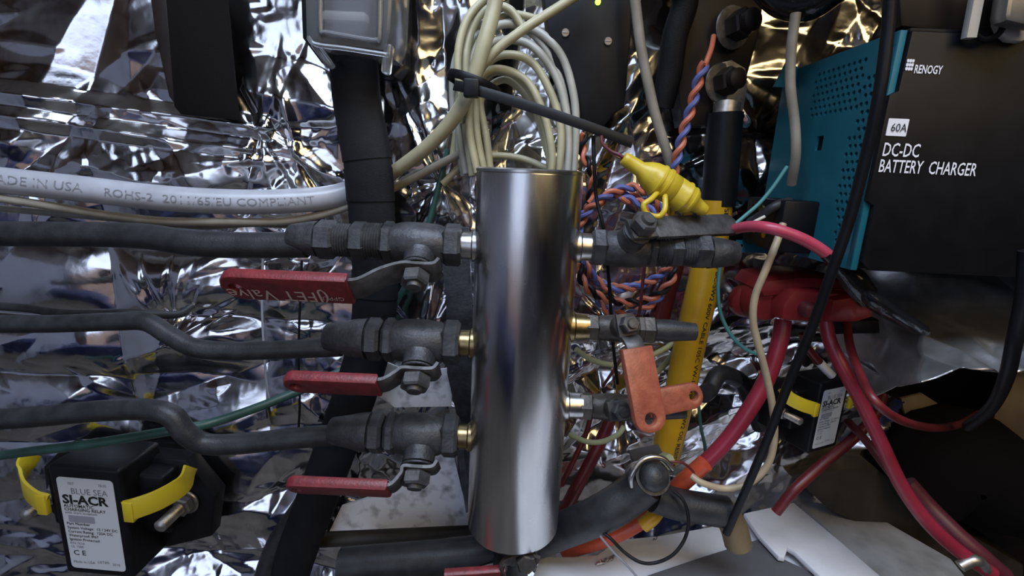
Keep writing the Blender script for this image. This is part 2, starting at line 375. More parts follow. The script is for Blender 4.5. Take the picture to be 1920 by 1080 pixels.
# ------------------------------------------------------------------ the manifold cylinder
CX, CY, CR, ZT, ZB = 0.0088, -0.115, 0.0362, 1.0022, 0.7240
ax = V((0, 0, -1)); o0 = V((CX, CY, ZT))
mf = thing('manifold_cylinder', 'tall upright stainless steel cylinder with six valve ports', 'cylinder', (CX, CY, ZB))
L = ZT-ZB
mk('body', lathe([(0, CR-0.0012), (0.0008, CR-0.0002), (0.0022, CR), (L-0.003, CR), (L-0.001, CR-0.0012), (L, CR-0.004), (L, 0.001)], o0, ax, 96), 'steel', mf, sharp=50)
mk('rim', lathe([(-0.0006, CR-0.0025), (-0.0012, CR-0.0008), (-0.0003, CR+0.0003), (0.0012, CR+0.0003), (0.0018, CR-0.001)], o0, ax, 96), 'bright_steel', mf, label='bright bevelled rim round the top')
PORTS = {}
for side, u, vv in ((-1, 800, 457), (-1, 800, 640), (-1, 800, 815), (1, 1140, 465), (1, 1140, 615), (1, 1120, 762)):
    z = W(u, vv, CY).z; PORTS.setdefault(side, []).append(z)
    a = V((CX+side*(CR-0.003), CY, z)); b = V((CX+side*(CR+0.012), CY, z))
    mk('port', lathe([(0, 0.0115), (0.004, 0.0112), (0.005, 0.0098), (0.015, 0.0096)], a, b-a, 24), 'brass' if (side, vv) in ((-1, 640), (-1, 815), (1, 615)) else 'bright_steel', mf)
mk('bottom_port', lathe([(0, 0.016), (0.010, 0.016), (0.011, 0.013), (0.0155, 0.013)], (CX, CY, ZB+0.001), (0, 0, -1), 24), 'old_steel', mf, label='dark outlet under the cylinder')
br = thing('mounting_bracket', 'dark grey steel bracket plate behind the left side of the cylinder', 'bracket', W(850, 700, -0.03))
mk('plate', plate([(822, 430), (880, 425), (900, 985), (868, 935), (858, 880), (856, 780), (838, 700), (836, 560)], -0.034, 0.004, bev=0.0008), 'old_steel', br)
mk('arm', strap(spline([W(850, 905, -0.06), W(862, 800, -0.05), W(866, 860, -0.06), W(880, 960, -0.085)][1:], 6), (1, 0, 0), 0.006, 0.003), 'old_steel', br)
# ------------------------------------------------------------------ ball valves
def hexbar(a, b, r): return hexa(a, b, r, rot=R(15), up=(0, 0, 1))
def ball_valve(label, side, z, s, r, handle, body_mat='old_steel', tail=2, stem=1.0, k=1.0):
    """side -1/+1: away from the cylinder; s: stem direction; r: body radius; tail 2: threads and two nuts, 1: one nut and barb, 0: none."""
    D = V((side, 0, 0)); o = V((CX+side*(CR+0.008), CY, z)); s = V(s).normalized()
    t = thing('ball_valve', label, 'valve', o, None); P = lambda d: o + D*d*k
    mk('nut', hexbar(P(0.001), P(0.014), r*1.04), body_mat, t)
    mk('body', lathe([(0, r*.84), (0.003*k, r*.93), (0.012*k, r*1.0), (0.022*k, r*1.02), (0.031*k, r*.98), (0.036*k, r*.88)], P(0.013), D, 28), body_mat, t)
    mk('nut', hexbar(P(0.048), P(0.057), r*1.03), body_mat, t)
    def thread(a, b, q):
        n = int((b-a)*k/0.0009); return lathe([(i*0.0009, r*(q if i % 2 else q*1.08)) for i in range(n+1)], P(a), D, 24)
    if tail == 2:
        mk('thread', thread(0.056, 0.069, .84), body_mat, t); mk('nut', hexbar(P(0.067), P(0.079), r*.95), body_mat, t)
        mk('thread', thread(0.078, 0.090, .76), body_mat, t)
        mk('ferrule', join(hexbar(P(0.089), P(0.103), r*.96), lathe([(0, r*.88), (0.008, r*.80), (0.019, r*.66), (0.020, r*.60)], P(0.102), D, 24)), body_mat, t)
    elif tail == 1:
        mk('nut', hexbar(P(0.0585), P(0.070), r*1.0), body_mat, t)
        mk('ferrule', lathe([(0, r*.95), (0.008, r*.9), (0.018, r*.76), (0.030, r*.62), (0.031, r*.55)], P(0.0695), D, 24), body_mat, t)
    c = P(0.029); n0 = c + s*r*0.72; e = stem
    mk('stem_neck', lathe([(0, r*.78), (0.006*e, r*.72), (0.010*e, r*.74), (0.011*e, r*.62)], n0, s, 24), body_mat, t)
    mk('washer', join(cyl(n0+s*0.0110*e, n0+s*0.0128*e, r*.76, 20)), body_mat, t)
    hp = n0+s*0.0150*e
    mk('stem_nut', join(hexa(hp+s*0.0015, hp+s*(0.0015+0.010*e), r*.66, rot=R(10), up=D), lathe([(0, r*.38), (0.0025*e, r*.32)], hp+s*(0.0015+0.010*e), s, 14)), 'handle_steel', t)
    handle(t, hp, s, D, r)
    return t, o
def strap_handle(run, drop, gap, glen, gw, gt, direction=None, grip_mat='red_grip', hook=True, hole=0.012, words=None):
    def f(t, hp, s, D, r):
        d = (D if direction is None else V(direction)); d = (d - s*d.dot(s)).normalized(); w = s.cross(d)
        # the lever is a flat bar: over the stem, a step outwards, then the grip
        pts = [hp-d*0.0150-s*0.005, hp-d*0.0125-s*0.001, hp-d*0.008, hp, hp+d*0.009, hp+d*(gap*0.55)+s*drop*0.35, hp+d*(gap*0.85)+s*drop*0.9, hp+d*(gap+0.004)+s*drop, hp+d*(gap+0.02)+s*drop]
        h = mk('handle', strap(spline(pts if hook else pts[2:], 4), w, min(gw*.86, r*1.35), 0.0030), 'handle_steel', t)
        g0 = hp+d*gap+s*drop; n = 8
        out = [(0, -gw/2), (glen-gw*0.42, -gw/2)]
        out += [(glen-gw*0.42+gw*0.42*math.cos(R(a)), gw/2*math.sin(R(a))) for a in np.linspace(-75, 75, n)] + [(glen-gw*0.42, gw/2), (0, gw/2)]
        hx = glen-gw*0.40
        U, Vv = d, w
        if U.cross(Vv).dot(s) < 0: Vv = -w; 
        g = mk('grip', slab(out, [circ(hx, 0, gw*0.17, 14)] if hole else [], g0+s*gt/2, U, Vv, gt, bev=gt*0.28), grip_mat, h, label='%s plastic grip sleeve' % grip_mat.split('_')[0] if grip_mat != 'handle_steel' else None)
        if words: words(h, g0+s*gt/2, d, w, s, glen, gw)
    return f
SA = (0, -math.sin(R(50)), -math.cos(R(50)))
def handle_words(h, g0, d, w, s, glen, gw):
    up = V((0, 0, -1)); up = (up - s*up.dot(s)).normalized(); right = up.cross(s)  # upside-down print, read from the right
    o_ = g0 + d*(glen*0.165) + up*(-gw*0.02)
    for g_ in (text('(JFET Valve', o_, right, up, 0.0155, bold=0.004, xs=0.94), text('GPPU', g0+d*glen*0.055+up*gw*0.14, right, up, 0.006)): mk('print', g_, 'print_handle', h, label='worn pale lettering printed upside down')
zL, zR = PORTS[-1], PORTS[1]
ball_valve('grey ball valve with lettered red handle, topmost left of the cylinder', -1, zL[0], SA, 0.0145, strap_handle(0, 0.0165, 0.040, 0.084, 0.0255, 0.0085, words=handle_words))
ball_valve('middle of the three ball valves left of the cylinder, with plain red handle', -1, zL[1], SA, 0.0160, strap_handle(0, 0.010, 0.024, 0.066, 0.022, 0.0085), tail=1)
ball_valve('lowest ball valve left of the cylinder, dull red handle above the worn white plate', -1, zL[2], SA, 0.0162, strap_handle(0, 0.014, 0.018, 0.074, 0.022, 0.0085), tail=1)
# right side
ball_valve('ball valve right of the cylinder with bare grey steel lever', 1, zR[0], (0.26, -0.68, 0.68), 0.0130, strap_handle(0, 0.001, 0.010, 0.074, 0.0175, 0.0038, direction=(1, 0.41, 0.04), grip_mat='handle_steel', hook=False, hole=None), tail=2, stem=0.9, k=0.82)
ball_valve('small ball valve right of the cylinder with orange handle hanging down', 1, zR[1], (0.20, -0.90, 0.42), 0.0098, strap_handle(0, 0.008, 0.016, 0.056, 0.0225, 0.007, direction=(0.10, -0.02, -1), grip_mat='orange_grip', hook=False), body_mat='brown_steel', tail=0, stem=0.8, k=0.8)
ball_valve('small ball valve right of the cylinder with orange handle pointing right', 1, zR[2], (0.15, -0.90, 0.35), 0.0102, strap_handle(0, 0.000, 0.022, 0.044, 0.0195, 0.007, direction=(1, 0.0, 0.22), grip_mat='orange_grip', hook=False), body_mat='brown_steel', tail=0, stem=0.8, k=0.85)
# plugs on the small right valves
for z, lab, x1, rr in ((zR[1], 'dark plug fitting screwed into the small valve with hanging orange handle', 0.108, 0.0080), (zR[2], 'dark hose barb hidden behind the crossed orange handles', 0.100, 0.0080)):
    t = thing('end_plug', lab, 'fitting', (CX+0.09, CY, z))
    mk('nut', hexbar((CX+CR+0.050, CY, z), (CX+CR+0.060, CY, z), 0.0105), 'brown_steel', t)
    mk('barb', lathe([(0, rr), (0.01, rr*1.05), (0.02, rr*.9), (0.03, rr*.8), (x1-CR-0.060, rr*.55)], (CX+CR+0.060, CY, z), (1, 0, 0), 20), 'rubber', t)
# ------------------------------------------------------------------ hoses on the left
def cable(name, label, cat, path, rpx, m, group=None, step=6, seg=12, **k):
    return mk(name, ptube(path, rpx, step, seg, **k), m, None, label, cat, group)
yl = CY
cable('hose', 'upper black rubber hose entering the lettered red handled valve', 'hose', [(-60, 438, -.10), (80, 439, -.10), (200, 440, -.10), (280, 444, -.105), (360, 456, yl), (450, 460, yl), (575, 459, yl)], 24, 'rubber', step=8, seg=18)
cable('hose', 'middle black rubber hose with a bend down towards the cylinder', 'hose', [(-60, 608, -.10), (100, 607, -.10), (220, 603, -.105), (275, 604, -.108), (320, 630, -.112), (365, 652, yl), (430, 658, yl), (520, 656, yl), (640, 651, yl)], 17.5, 'rubber', step=8, seg=18)
cable('hose', 'lowest black rubber hose crossing over the big relay', 'hose', [(-60, 790, -.11), (60, 782, -.11), (180, 771, -.115), (275, 768, -.12), (322, 780, -.122), (348, 812, -.122), (385, 832, -.118), (450, 832, yl), (560, 821, yl), (650, 814, yl)], 20, 'rubber', step=8, seg=18)
cable('hose', 'thin black hose lying just above the middle rubber hose', 'hose', [(-60, 572, -.05), (40, 577, -.055), (120, 587, -.06), (240, 587, -.06), (330, 590, -.04), (360, 575, -.025)], 8, 'rubber')
# black loom behind the valves
LP = [(660, 60, -.045), (668, 180, -.045), (688, 300, -.05), (698, 420, -.05), (703, 520, -.05), (698, 620, -.05), (672, 720, -.05), (640, 810, -.05), (600, 920, -.05), (555, 1040, -.05), (530, 1130, -.05)]
lo = thing('cable_loom', 'thick black cloth taped cable loom running from the clear fuse box downwards', 'cable', W(690, 400, -.05))
lp = spline([W(*p) for p in LP], 8)
mk('sleeve', tube(lp, px(W(690, 400, -.05), 44), 20, flat=(1, 0.42), ref=(1, 0, 0)), 'loom', lo)
for i in (14, 19, 33): mk('tape_wrap', tube(lp[i-2:i+3], px(W(690, 400, -.05), 45.5), 20, flat=(1, 0.45), ref=(1, 0, 0)), 'loom', lo)
cable('cable', 'black cable hanging behind the lower left valves to the bottom edge', 'cable', [(600, 900, -.03), (560, 960, -.035), (520, 1020, -.04), (490, 1100, -.05)], 20, 'rubber')
# ------------------------------------------------------------------ pale cables
tc = thing('thick_white_cable', 'thick grey white cable with printed lettering from the left edge', 'cable', W(300, 350, -.06))
tp = spline([W(*p) for p in [(-120, 325, -.075), (0, 338, -.07), (150, 354, -.065), (300, 371, -.06), (420, 378, -.05), (520, 378, -.04), (620, 370, -.025), (680, 352, -.018)]], 10)
tr = px(W(300, 365, -.06), 24)
mk('sheath', tube(tp, tr, 20), 'white_cable', tc)
Lc = [0]
for a, b in zip(tp, tp[1:]): Lc.append(Lc[-1]+float(np.linalg.norm(b-a)))
def at_u(pts, u):                       # arc length where the path passes image column u
    acc = 0
    for a, b in zip(pts, pts[1:]):
        pa = MC.transposed() @ (V(a[:3])-CAM); ua = 960-pa.x/pa.z*F; pb = MC.transposed() @ (V(b[:3])-CAM); ub = 960-pb.x/pb.z*F
        l = (V(b[:3])-V(a[:3])).length
        if ua <= u <= ub: return acc + l*(u-ua)/(ub-ua)
        acc += l
    return 0
for pm_, g_ in zip(('print_grey', 'print_grey'), (tube_text('MADE IN USA', tp, tr, at_u(tp, -10), 0.0095, off=0.10, xs=1.22), tube_text('ROHS-2  2011/65/EU COMPLIANT', tp, tr, at_u(tp, 212), 0.0085, off=0.0, xs=1.22))): mk('print', g_, pm_, tc, label='faded grey print along the cable')
cable('cable', 'thin grey cable sagging just below the thick white printed cable', 'cable', [(-60, 364, -.075), (60, 381, -.07), (180, 400, -.06), (300, 414, -.055), (420, 416, -.05), (540, 414, -.035), (640, 392, -.025), (740, 352, -.025), (840, 300, -.03), (900, 270, -.035)], 7.5, 'grey_cable', step=8)
cable('cable', 'second thin grey cable almost hidden above the upper rubber hose', 'cable', [(-60, 385, -.05), (80, 398, -.05), (240, 412, -.045), (380, 425, -.035), (470, 420, -.025), (560, 424, -.018)], 6, 'grey_cable')
cable('cable', 'stout cream cable rising through the zip tie to the top edge', 'cable', [(690, 352, -.02), (735, 325, -.035), (800, 276, -.05), (850, 222, -.06), (882, 165, -.065), (905, 90, -.065), (925, 20, -.06), (940, -60, -.055)], 14, 'beige_cable', step=8, seg=16)
cable('cable', 'slim cream cable sweeping from the zip tie to the upper right', 'cable', [(868, 230, -.045), (885, 160, -.055), (920, 105, -.06), (975, 60, -.06), (1040, 18, -.055), (1110, -25, -.05)], 9, 'beige_cable', step=8)
ck = thing('cable_coil', 'coil of cream cables bunched with a black zip tie above the cylinder', 'cable', W(950, 200, -.05))
LOOPS = [
 [(886, 330, -.05), (872, 230, -.045), (858, 120, -.04), (872, 45, -.035), (905, 2, -.03), (945, -20, -.03)],
 [(900, 330, -.045), (886, 230, -.04), (873, 125, -.036), (885, 55, -.03), (915, 15, -.028), (955, 18, -.028), (985, 60, -.03)],
 [(895, 325, -.06), (880, 240, -.055), (885, 170, -.05), (925, 130, -.045), (985, 150, -.045), (1020, 215, -.05), (1035, 290, -.055), (1030, 340, -.06)],
 [(908, 325, -.055), (893, 240, -.05), (895, 150, -.045), (935, 105, -.04), (995, 115, -.04), (1035, 180, -.045), (1052, 250, -.05), (1046, 340, -.055)],
 [(874, 325, -.04), (862, 245, -.04), (872, 160, -.035), (915, 85, -.03), (985, 80, -.03), (1035, 130, -.035), (1060, 200, -.04), (1066, 270, -.045), (1062, 340, -.05)],
 [(880, 325, -.035), (866, 235, -.035), (880, 120, -.03), (930, 50, -.025), (1000, 55, -.025), (1050, 100, -.03), (1074, 170, -.035), (1080, 240, -.04), (1074, 340, -.045)],
 [(920, 330, -.05), (912, 260, -.045), (900, 190, -.04), (915, 140, -.038), (960, 138, -.038), (1000, 180, -.04), (1024, 260, -.04), (1034, 330, -.04)],
 [(870, 330, -.03), (852, 230, -.03), (850, 130, -.028), (880, 60, -.022), (940, 40, -.02), (1005, 70, -.022), (1048, 140, -.028), (1064, 230, -.036), (1056, 340, -.05)],
 [(912, 325, -.035), (900, 250, -.034), (905, 180, -.03), (950, 150, -.028), (1000, 200, -.03), (1022, 270, -.036), (1040, 335, -.045)],
 [(848, 300, -.03), (856, 240, -.03), (862, 170, -.028), (900, 70, -.022), (950, 28, -.02), (1010, 35, -.02)],
 [(830, 345, -.025), (880, 300, -.025), (930, 292, -.025), (980, 298, -.025), (1030, 318, -.03)],
]
for k, lpth in enumerate(LOOPS): mk('cable_loop', ptube(lpth, 7.6 if k < 7 else 6.5, 8, 12), 'coil_cool_lit' if k in (4, 5, 7) else 'beige_cable', ck)
zt = thing('zip_tie', 'black zip tie round the cream cables with its long tail sticking out right', 'zip tie', W(870, 160, -.08))
zp = spline([W(*p) for p in [(852, 160, -.075), (880, 166, -.08), (950, 186, -.085), (1030, 212, -.09), (1110, 240, -.092), (1186, 268, -.09)]], 6)
mk('strap', strap(zp, (0.15, 0.1, 1), px(W(1000, 205, -.085), 19), 0.0014), 'black', zt)
mk('head', rbox(W(884, 166, -.083), 0.0055, 0.004, 0.0062, None, 0.0012), 'black', zt)
zc = W(888, 168, -.052)
mk('wrapped_band', tube([zc+V((0.020*math.cos(a), 0.024*math.sin(a), 0.004-0.006*math.cos(a))) for a in np.linspace(0, 2*math.pi, 26)], 0.0032, 8, flat=(0.25, 1), ref=(0, 1, 0)), 'black', zt)
# ------------------------------------------------------------------ clear fuse box at the top
fb = thing('fuse_box', 'fuse box with cloudy clear plastic lid at the top edge above the loom', 'fuse box', W(660, 20, -.04))
mk('base', plate([(560, -90), (765, -90), (757, 120), (738, 142), (700, 136), (636, 122), (602, 118), (566, 70)], -0.030, 0.028, bev=0.002), 'black', fb)
def fbp(u, v, y): return W(u, v, y)
lid_o = [(566, -90), (748, -90), (738, 70), (735, 104), (728, 106), (718, 98), (640, 88), (588, 84), (572, 70)]
P_ = [W(u, v, -.085) for u, v in lid_o]
yb = -.032
def shell(poly, y0, y1, inset, m_thick=0.0016):
    # an open-backed lid: walls from y1 (back) to y0 (front), face at y0 with rounded shoulder
    c = V((sum(p.x for p in poly)/len(poly), 0, sum(p.z for p in poly)/len(poly))); n = len(poly); vs, fs = [], []
    rings = [(y1, 0.0), (y0+0.004, 0.0), (y0+0.001, inset*0.35), (y0, inset)]
    for y, k in rings:
        for p in poly:
            d = (c-p); d.y = 0; d.normalize(); q = p + d*k; vs.append(V((q.x, y, q.z)))
    for i in range(len(rings)-1):
        for k in range(n): fs.append([i*n+k, i*n+(k+1) % n, (i+1)*n+(k+1) % n, (i+1)*n+k])
    fs.append([(len(rings)-1)*n+k for k in range(n)]); return vs, fs
P_ = [W(u, v, -.080) for u, v in [(570, -90), (742, -90), (736, 60), (726, 98), (640, 88), (590, 82), (573, 68)]]
mk('lid', shell(P_, -.082, -.034, 0.004), 'clear', fb, label='cloudy clear plastic lid')
ri = [W(u, v, -.0835) for u, v in [(602, -90), (602, 50), (612, 60), (690, 74), (706, 74), (712, 62), (714, -90)]]
mk('raised_window', tube(spline(ri, 4), 0.0014, 8), 'clear', fb)
mk('lid_edge', tube(spline([W(578, 70, -.084), W(592, 83, -.084), W(650, 91, -.084), W(716, 101, -.084), W(728, 104, -.082)], 4), 0.0016, 8), 'clear', fb)
mk('latch', rbox(W(606, 104, -.07), 0.0025, 0.005, 0.010, (V((0.8, 0, 0.6)), V((0, 1, 0)), V((-0.6, 0, 0.8))), 0.0015), 'clear', fb)
mk('latch', rbox(W(727, 112, -.075), 0.0030, 0.005, 0.010, (V((1, 0, -0.15)), V((0, 1, 0)), V((0.15, 0, 1))), 0.002), 'clear', fb)
for k, (u0, u1, vv) in enumerate(((608, 702, 46),)): mk('fuse', rbox(W(655, 38, -.062), 0.015, 0.006, 0.0032, None, 0.002), 'off_white', fb)
mk('side_rail', plate([(752, -90), (764, -90), (757, 118), (749, 124)], -0.036, 0.006, bev=0.001), 'black', fb)
# black felt strip at the upper left
mk('felt_strip', plate([(306, -60), (418, -60), (444, 205), (452, 226), (338, 214), (326, 200)], -0.020, 0.004, bev=0.001), 'felt', None, 'wide matt black strip hanging down over the foil, upper left', 'strip')
mk('wooden_edge', plate([(275, -60), (306, -60), (330, 200), (316, 180), (290, 60)], -0.016, 0.008, bev=0.001), 'dark_brown', None, 'narrow dark reddish edge beside the matt black strip', 'trim')
# ------------------------------------------------------------------ black box with the green light
bb = thing('control_box', 'matt black box with a glowing green light behind the cable coil', 'box', W(1100, 100, -.02))
mk('housing', plate([(1010, -90), (1190, -90), (1184, 60), (1176, 150), (1172, 200), (1150, 214), (1134, 236), (1092, 232), (1082, 210), (1046, 150), (1030, 80)], -0.030, 0.028, bev=0.002), 'black', bb)
for u, v in ((1060, 62), (1140, 78)):
    c = W(u, v, -.030); mk('screw', join(cyl(c+V((0, 0.001, 0)), c+V((0, -0.0016, 0)), 0.0032, 14), rbox(c+V((0, -0.0016, 0)), 0.0022, 0.0003, 0.0005, None, 0.0001)), 'grey_metal', bb)
c = W(1121, 4, -.030); mk('indicator_light', lathe([(0, 0.0022), (0.0015, 0.0021), (0.0026, 0.0012), (0.003, 0.0002)], c, (0, -1, 0), 14), 'led', bb, label='glowing green indicator light')
# ------------------------------------------------------------------ bus bar block
bu = thing('busbar', 'dark brown bus bar block with two large bolts', 'bus bar', W(1330, 100, -.02))
mk('block', plate([(1292, -90), (1445, -90), (1425, 60), (1400, 150), (1388, 215), (1370, 235), (1282, 236), (1270, 160), (1282, 40)], -0.028, 0.026, bev=0.002), 'dark_brown', bu)
def bolt(u, v, y, rr, d, parent, m='grey_metal', wm='tinned', hgt=0.012):
    c = W(u, v, y); d = V(d).normalized()
    mk('washer', lathe([(0, rr*1.55), (0.0012, rr*1.5), (0.0016, rr*1.2)], c, d, 28), wm, parent)
    mk('bolt_head', join(hexa(c+d*0.001, c+d*hgt*0.7, rr*1.05), lathe([(0, rr*.8), (hgt*0.3, rr*.78), (hgt*0.4, rr*.5)], c+d*hgt*0.65, d, 20)), m, parent)
bolt(1374, 52, -.034, 0.0105, (0.35, -1, 0.05), bu, 'dark_brown', hgt=0.022)
bolt(1352, 156, -.034, 0.0100, (0.35, -1, 0.05), bu, 'dark_brown', hgt=0.020)
bc = thing('battery_cable', 'yellow battery cable with black heat shrink and tinned lug on the bus bar', 'cable', W(1320, 500, -.05))
mk('lug', join(plate([(1348, 118), (1372, 112), (1398, 128), (1402, 165), (1392, 215), (1340, 222), (1336, 160)], -0.034, 0.003, bev=0.0006), ptube([(1364, 195, -.042), (1358, 235, -.045)], 24, 3, 16)), 'tinned', bc)
YP = [(1342, 375, -.045), (1336, 430, -.045), (1324, 510, -.045), (1308, 580, -.045), (1292, 650, -.045), (1276, 730, -.045), (1260, 800, -.045), (1246, 858, -.045)]
mk('heat_shrink', ptube([(1360, 212, -.045), (1357, 250, -.045), (1352, 320, -.045), (1346, 386, -.045)], 32, 6, 18), 'black', bc, label='black heat shrink sleeve')
yp = spline([W(*p) for p in YP], 8); yr = px(W(1308, 580, -.045), 29)
mk('sheath', tube(yp, yr, 20), 'yellow_cable', bc, label='yellow cable jacket with black print')
for g_ in (tube_text('SRAE', yp, yr, 0.006, 0.0058, off=0.72, bold=0.01, xs=1.2), tube_text('UL) BC-5W2 600V CABLE 105C VW-1 TYPE BC-5W2 OIL RESISTANT - 40C TYPE 600V  5W2 (UL) 105C / 600V', yp, yr, 0.045, 0.0058, off=0.72, bold=0.01, xs=1.2)): mk('print', g_, 'print_black', bc, label='black lettering along the yellow jacket')
cable('wire', 'pale thin wire running along the left edge of the yellow cable', 'wire', [(1302, 470, -.04), (1300, 540, -.04), (1285, 610, -.038), (1270, 650, -.036), (1240, 690, -.03), (1200, 720, -.025)], 5.5, 'olive_wire')
mk('cable_boot', join(ptube([(1430, -30, -.07), (1470, 5, -.08), (1520, 8, -.09), (1570, -25, -.10)], 28, 6, 14)), 'black_gloss', None, 'glossy black cable boot at the top edge beside the bolts', 'boot')
mk('cable_boot', join(ptube([(1268, -40, -.05), (1285, 0, -.045), (1265, 70, -.04), (1255, 140, -.035), (1240, 200, -.03)], 24, 6, 14)), 'loom', None, 'dark taped cable left of the bus bar block', 'cable')
cable('cable', 'grey cable hanging from the top between black box and bus bar', 'cable', [(1186, -50, -.05), (1192, 10, -.05), (1202, 90, -.05), (1216, 160, -.05), (1230, 220, -.05), (1252, 290, -.05), (1268, 345, -.045)], 9.5, 'grey_cable', step=8)
cable('cable', 'grey brown cable hanging in front of the teal charger side', 'cable', [(1492, 25, -.10), (1484, 90, -.10), (1482, 160, -.10), (1490, 230, -.10), (1492, 290, -.10), (1484, 345, -.09)], 9, 'grey_cable', step=8)
# twisted pairs
def twist(path, rw, hel, pitch, cols, name, label, seg=8):
    pts = [V(p) for p in spline(path, 14)]; T, N = frames(pts); t = thing(name, label, 'wire', pts[len(pts)//2]); s = 0; out = [[], []]
    fine = []
    for i in range(len(pts)):
        if i: s += (pts[i]-pts[i-1]).length
        a = 2*math.pi*s/pitch; b = T[i].cross(N[i])
        for k in (0, 1): out[k].append(pts[i]+(N[i]*math.cos(a+k*math.pi)+b*math.sin(a+k*math.pi))*hel)
    for k in (0, 1): mk('wire', tube(out[k], rw, seg), cols[k], t, label=cols[k].replace('wire_', '')+' strand')
    return t
twist([W(*p) for p in [(1322, 118, -.06), (1310, 150, -.06), (1298, 195, -.06), (1284, 240, -.06), (1272, 285, -.06), (1264, 320, -.058), (1268, 350, -.05), (1288, 385, -.045)]], 0.0022, 0.0022, 0.022, ('wire_orange', 'wire_blue'), 'twisted_pair', 'orange and blue twisted pair hanging in front of the bus bar')
cable('wire', 'single orange wire end above the hanging twisted pair', 'wire', [(1338, 68, -.045), (1334, 90, -.055), (1326, 112, -.06), (1322, 124, -.06)], 5, 'wire_orange')
coil = []
for k in range(0, 61):
    a = R(100+k*18); n = k/60.0
    coil.append(W(1172+(92-8*n)*math.cos(a)-6*math.sin(3*a), 463-(102-26*math.sin(n*9))*math.sin(a), -.030-.022*n+0.004*math.sin(5*a)))
twist(coil, 0.0021, 0.0021, 0.021, ('wire_orange', 'wire_blue'), 'twisted_pair', 'orange and blue twisted pair coiled up behind the right valves')
coil2 = []
for k in range(0, 24):
    a = R(170+k*9); coil2.append(W(1175+88*math.cos(a), 505-62*math.sin(a), -.055+0.004*math.sin(3*a)))
twist(coil2, 0.0021, 0.0021, 0.021, ('wire_orange', 'black'), 'twisted_pair', 'orange and black twisted pair looping between the two upper right valves')
twist([W(*p) for p in [(1096, 250, -.04), (1092, 285, -.04), (1104, 310, -.045), (1112, 335, -.045), (1104, 380, -.045)]], 0.0019, 0.0019, 0.02, ('wire_orange', 'black'), 'twisted_pair', 'short orange and black twisted pair beside the cylinder rim')
# ------------------------------------------------------------------ yellow in-line fuse holder
A, B = W(1168, 296, -.115), W(1324, 397, -.115); dv = B-A; Lf = dv.length; u1 = px(A, 1)
fh = thing('fuse_holder', 'yellow rubber in-line fuse holder with a loop strap', 'fuse holder', (A+B)/2)
pr = [(0, 10), (0.01, 13), (0.05, 14), (0.20, 15), (0.27, 24), (0.33, 29), (0.40, 31), (0.405, 33.5), (0.425, 33.5), (0.43, 31), (0.47, 31.5), (0.475, 34), (0.495, 34), (0.50, 31), (0.60, 31), (0.605, 29.5), (0.615, 31), (0.70, 30.5), (0.71, 32.5), (0.73, 32.5), (0.735, 29.5), (0.78, 28.5), (0.785, 30), (0.80, 29.5), (0.83, 25), (0.86, 17), (0.92, 14), (0.985, 12), (1.0, 9)]
mk('body', lathe([(a*Lf, r*u1*0.95) for a, r in pr], A, dv, 32), 'yellow', fh, sharp=60)
mk('loop_strap', tube(spline([W(*p) for p in [(1232, 362, -.122), (1220, 374, -.128), (1207, 384, -.13), (1212, 400, -.13), (1234, 406, -.13), (1246, 394, -.13), (1247, 372, -.125), (1246, 362, -.12)]], 6), px(A, 5.2), 12), 'yellow', fh)
cable('wire', 'thin dark red wire leading into the yellow fuse holder', 'wire', [(1128, 256, -.10), (1130, 270, -.105), (1146, 284, -.112), (1160, 290, -.115), (1174, 299, -.115)], 3.4, 'maroon')
cable('wire', 'thin copper coloured wire beside the fuse holder end', 'wire', [(1126, 262, -.09), (1140, 280, -.10), (1155, 293, -.11), (1172, 302, -.115)], 2.0, 'copper')
# ------------------------------------------------------------------ charger
ch = thing('battery_charger', 'large black and teal battery charger with white lettering', 'charger', (0.33, -.09, 0.96))
X0, X1, YF, YB, Z0, Z1 = 0.2125, 0.47, -0.150, -0.030, 0.9500, 1.0880
mk('case', join(box3(X0+0.0022, X1, YF+0.001, YB, Z0+0.001, Z1-0.001, 0.001)), 'black', ch)
holes = []
def addh(y, z, r=0.00165): holes.append([(y_, z_) for y_, z_ in circ(y, z, r, 8)])
for i in range(21):
    z = 0.966+i*0.0050
    for j in range(3 if 3 < i < 14 else 2): addh(YF+0.013+j*0.0048+(0.0024 if i % 2 else 0), z)
for i in range(7):
    for j in range(10): addh(YF+0.014+0.010+j*0.0052+(0.0026 if i % 2 else 0), 1.0500+i*0.0046)
holes.append([(a, b) for a, b in rrect(0.008, 0.010, 0.001, 2, YF+0.056, 1.0300)])
mk('side_panel', slab([(YB, Z0), (YF+0.0005, Z0), (YF, Z0+0.0005), (YF, Z1), (YB, Z1)], holes, (X0, 0, 0), (0, 1, 0), (0, 0, -1) if False else (0, 0, 1), -0.0018), 'teal_paint', ch, label='teal side panel perforated with vent holes')
mk('edge_strip', join(box3(X0, X0+0.004, YF-0.0012, YF+0.004, 0.9500, Z1, 0.0004)), 'teal_paint', ch)
cvo = [(X1, Z1-0.001), (X0+0.0045, Z1-0.001), (X0+0.0040, 1.0555), (X0-0.0006, 1.0530), (X0-0.0006, 0.9930), (X0+0.0040, 0.9900), (X0+0.0042, 0.9560), (X0+0.010, 0.9505), (X1, 0.9505)]
mk('cover', slab(cvo, [], (0, YF-0.004, 0), (1, 0, 0), (0, 0, 1), 0.004, bev=0.0012), 'black', ch, label='black front cover')
mk('cover_top', slab([(X0+0.004, YF-0.003), (X1, YF-0.003), (X1, YB), (X0+0.004, YB)], [], (0, 0, Z1+0.001), (1, 0, 0), (0, 1, 0), 0.003, bev=0.001), 'black', ch)
yf = YF-0.0041
def ctext(s, u, v, hpx, bold=0.0, xs=1.0):
    o_ = W(u, v, yf); return text(s, o_, (1, 0, 0), (0, 0, 1), px(o_, hpx)/0.70, 'LEFT', bold, xs)
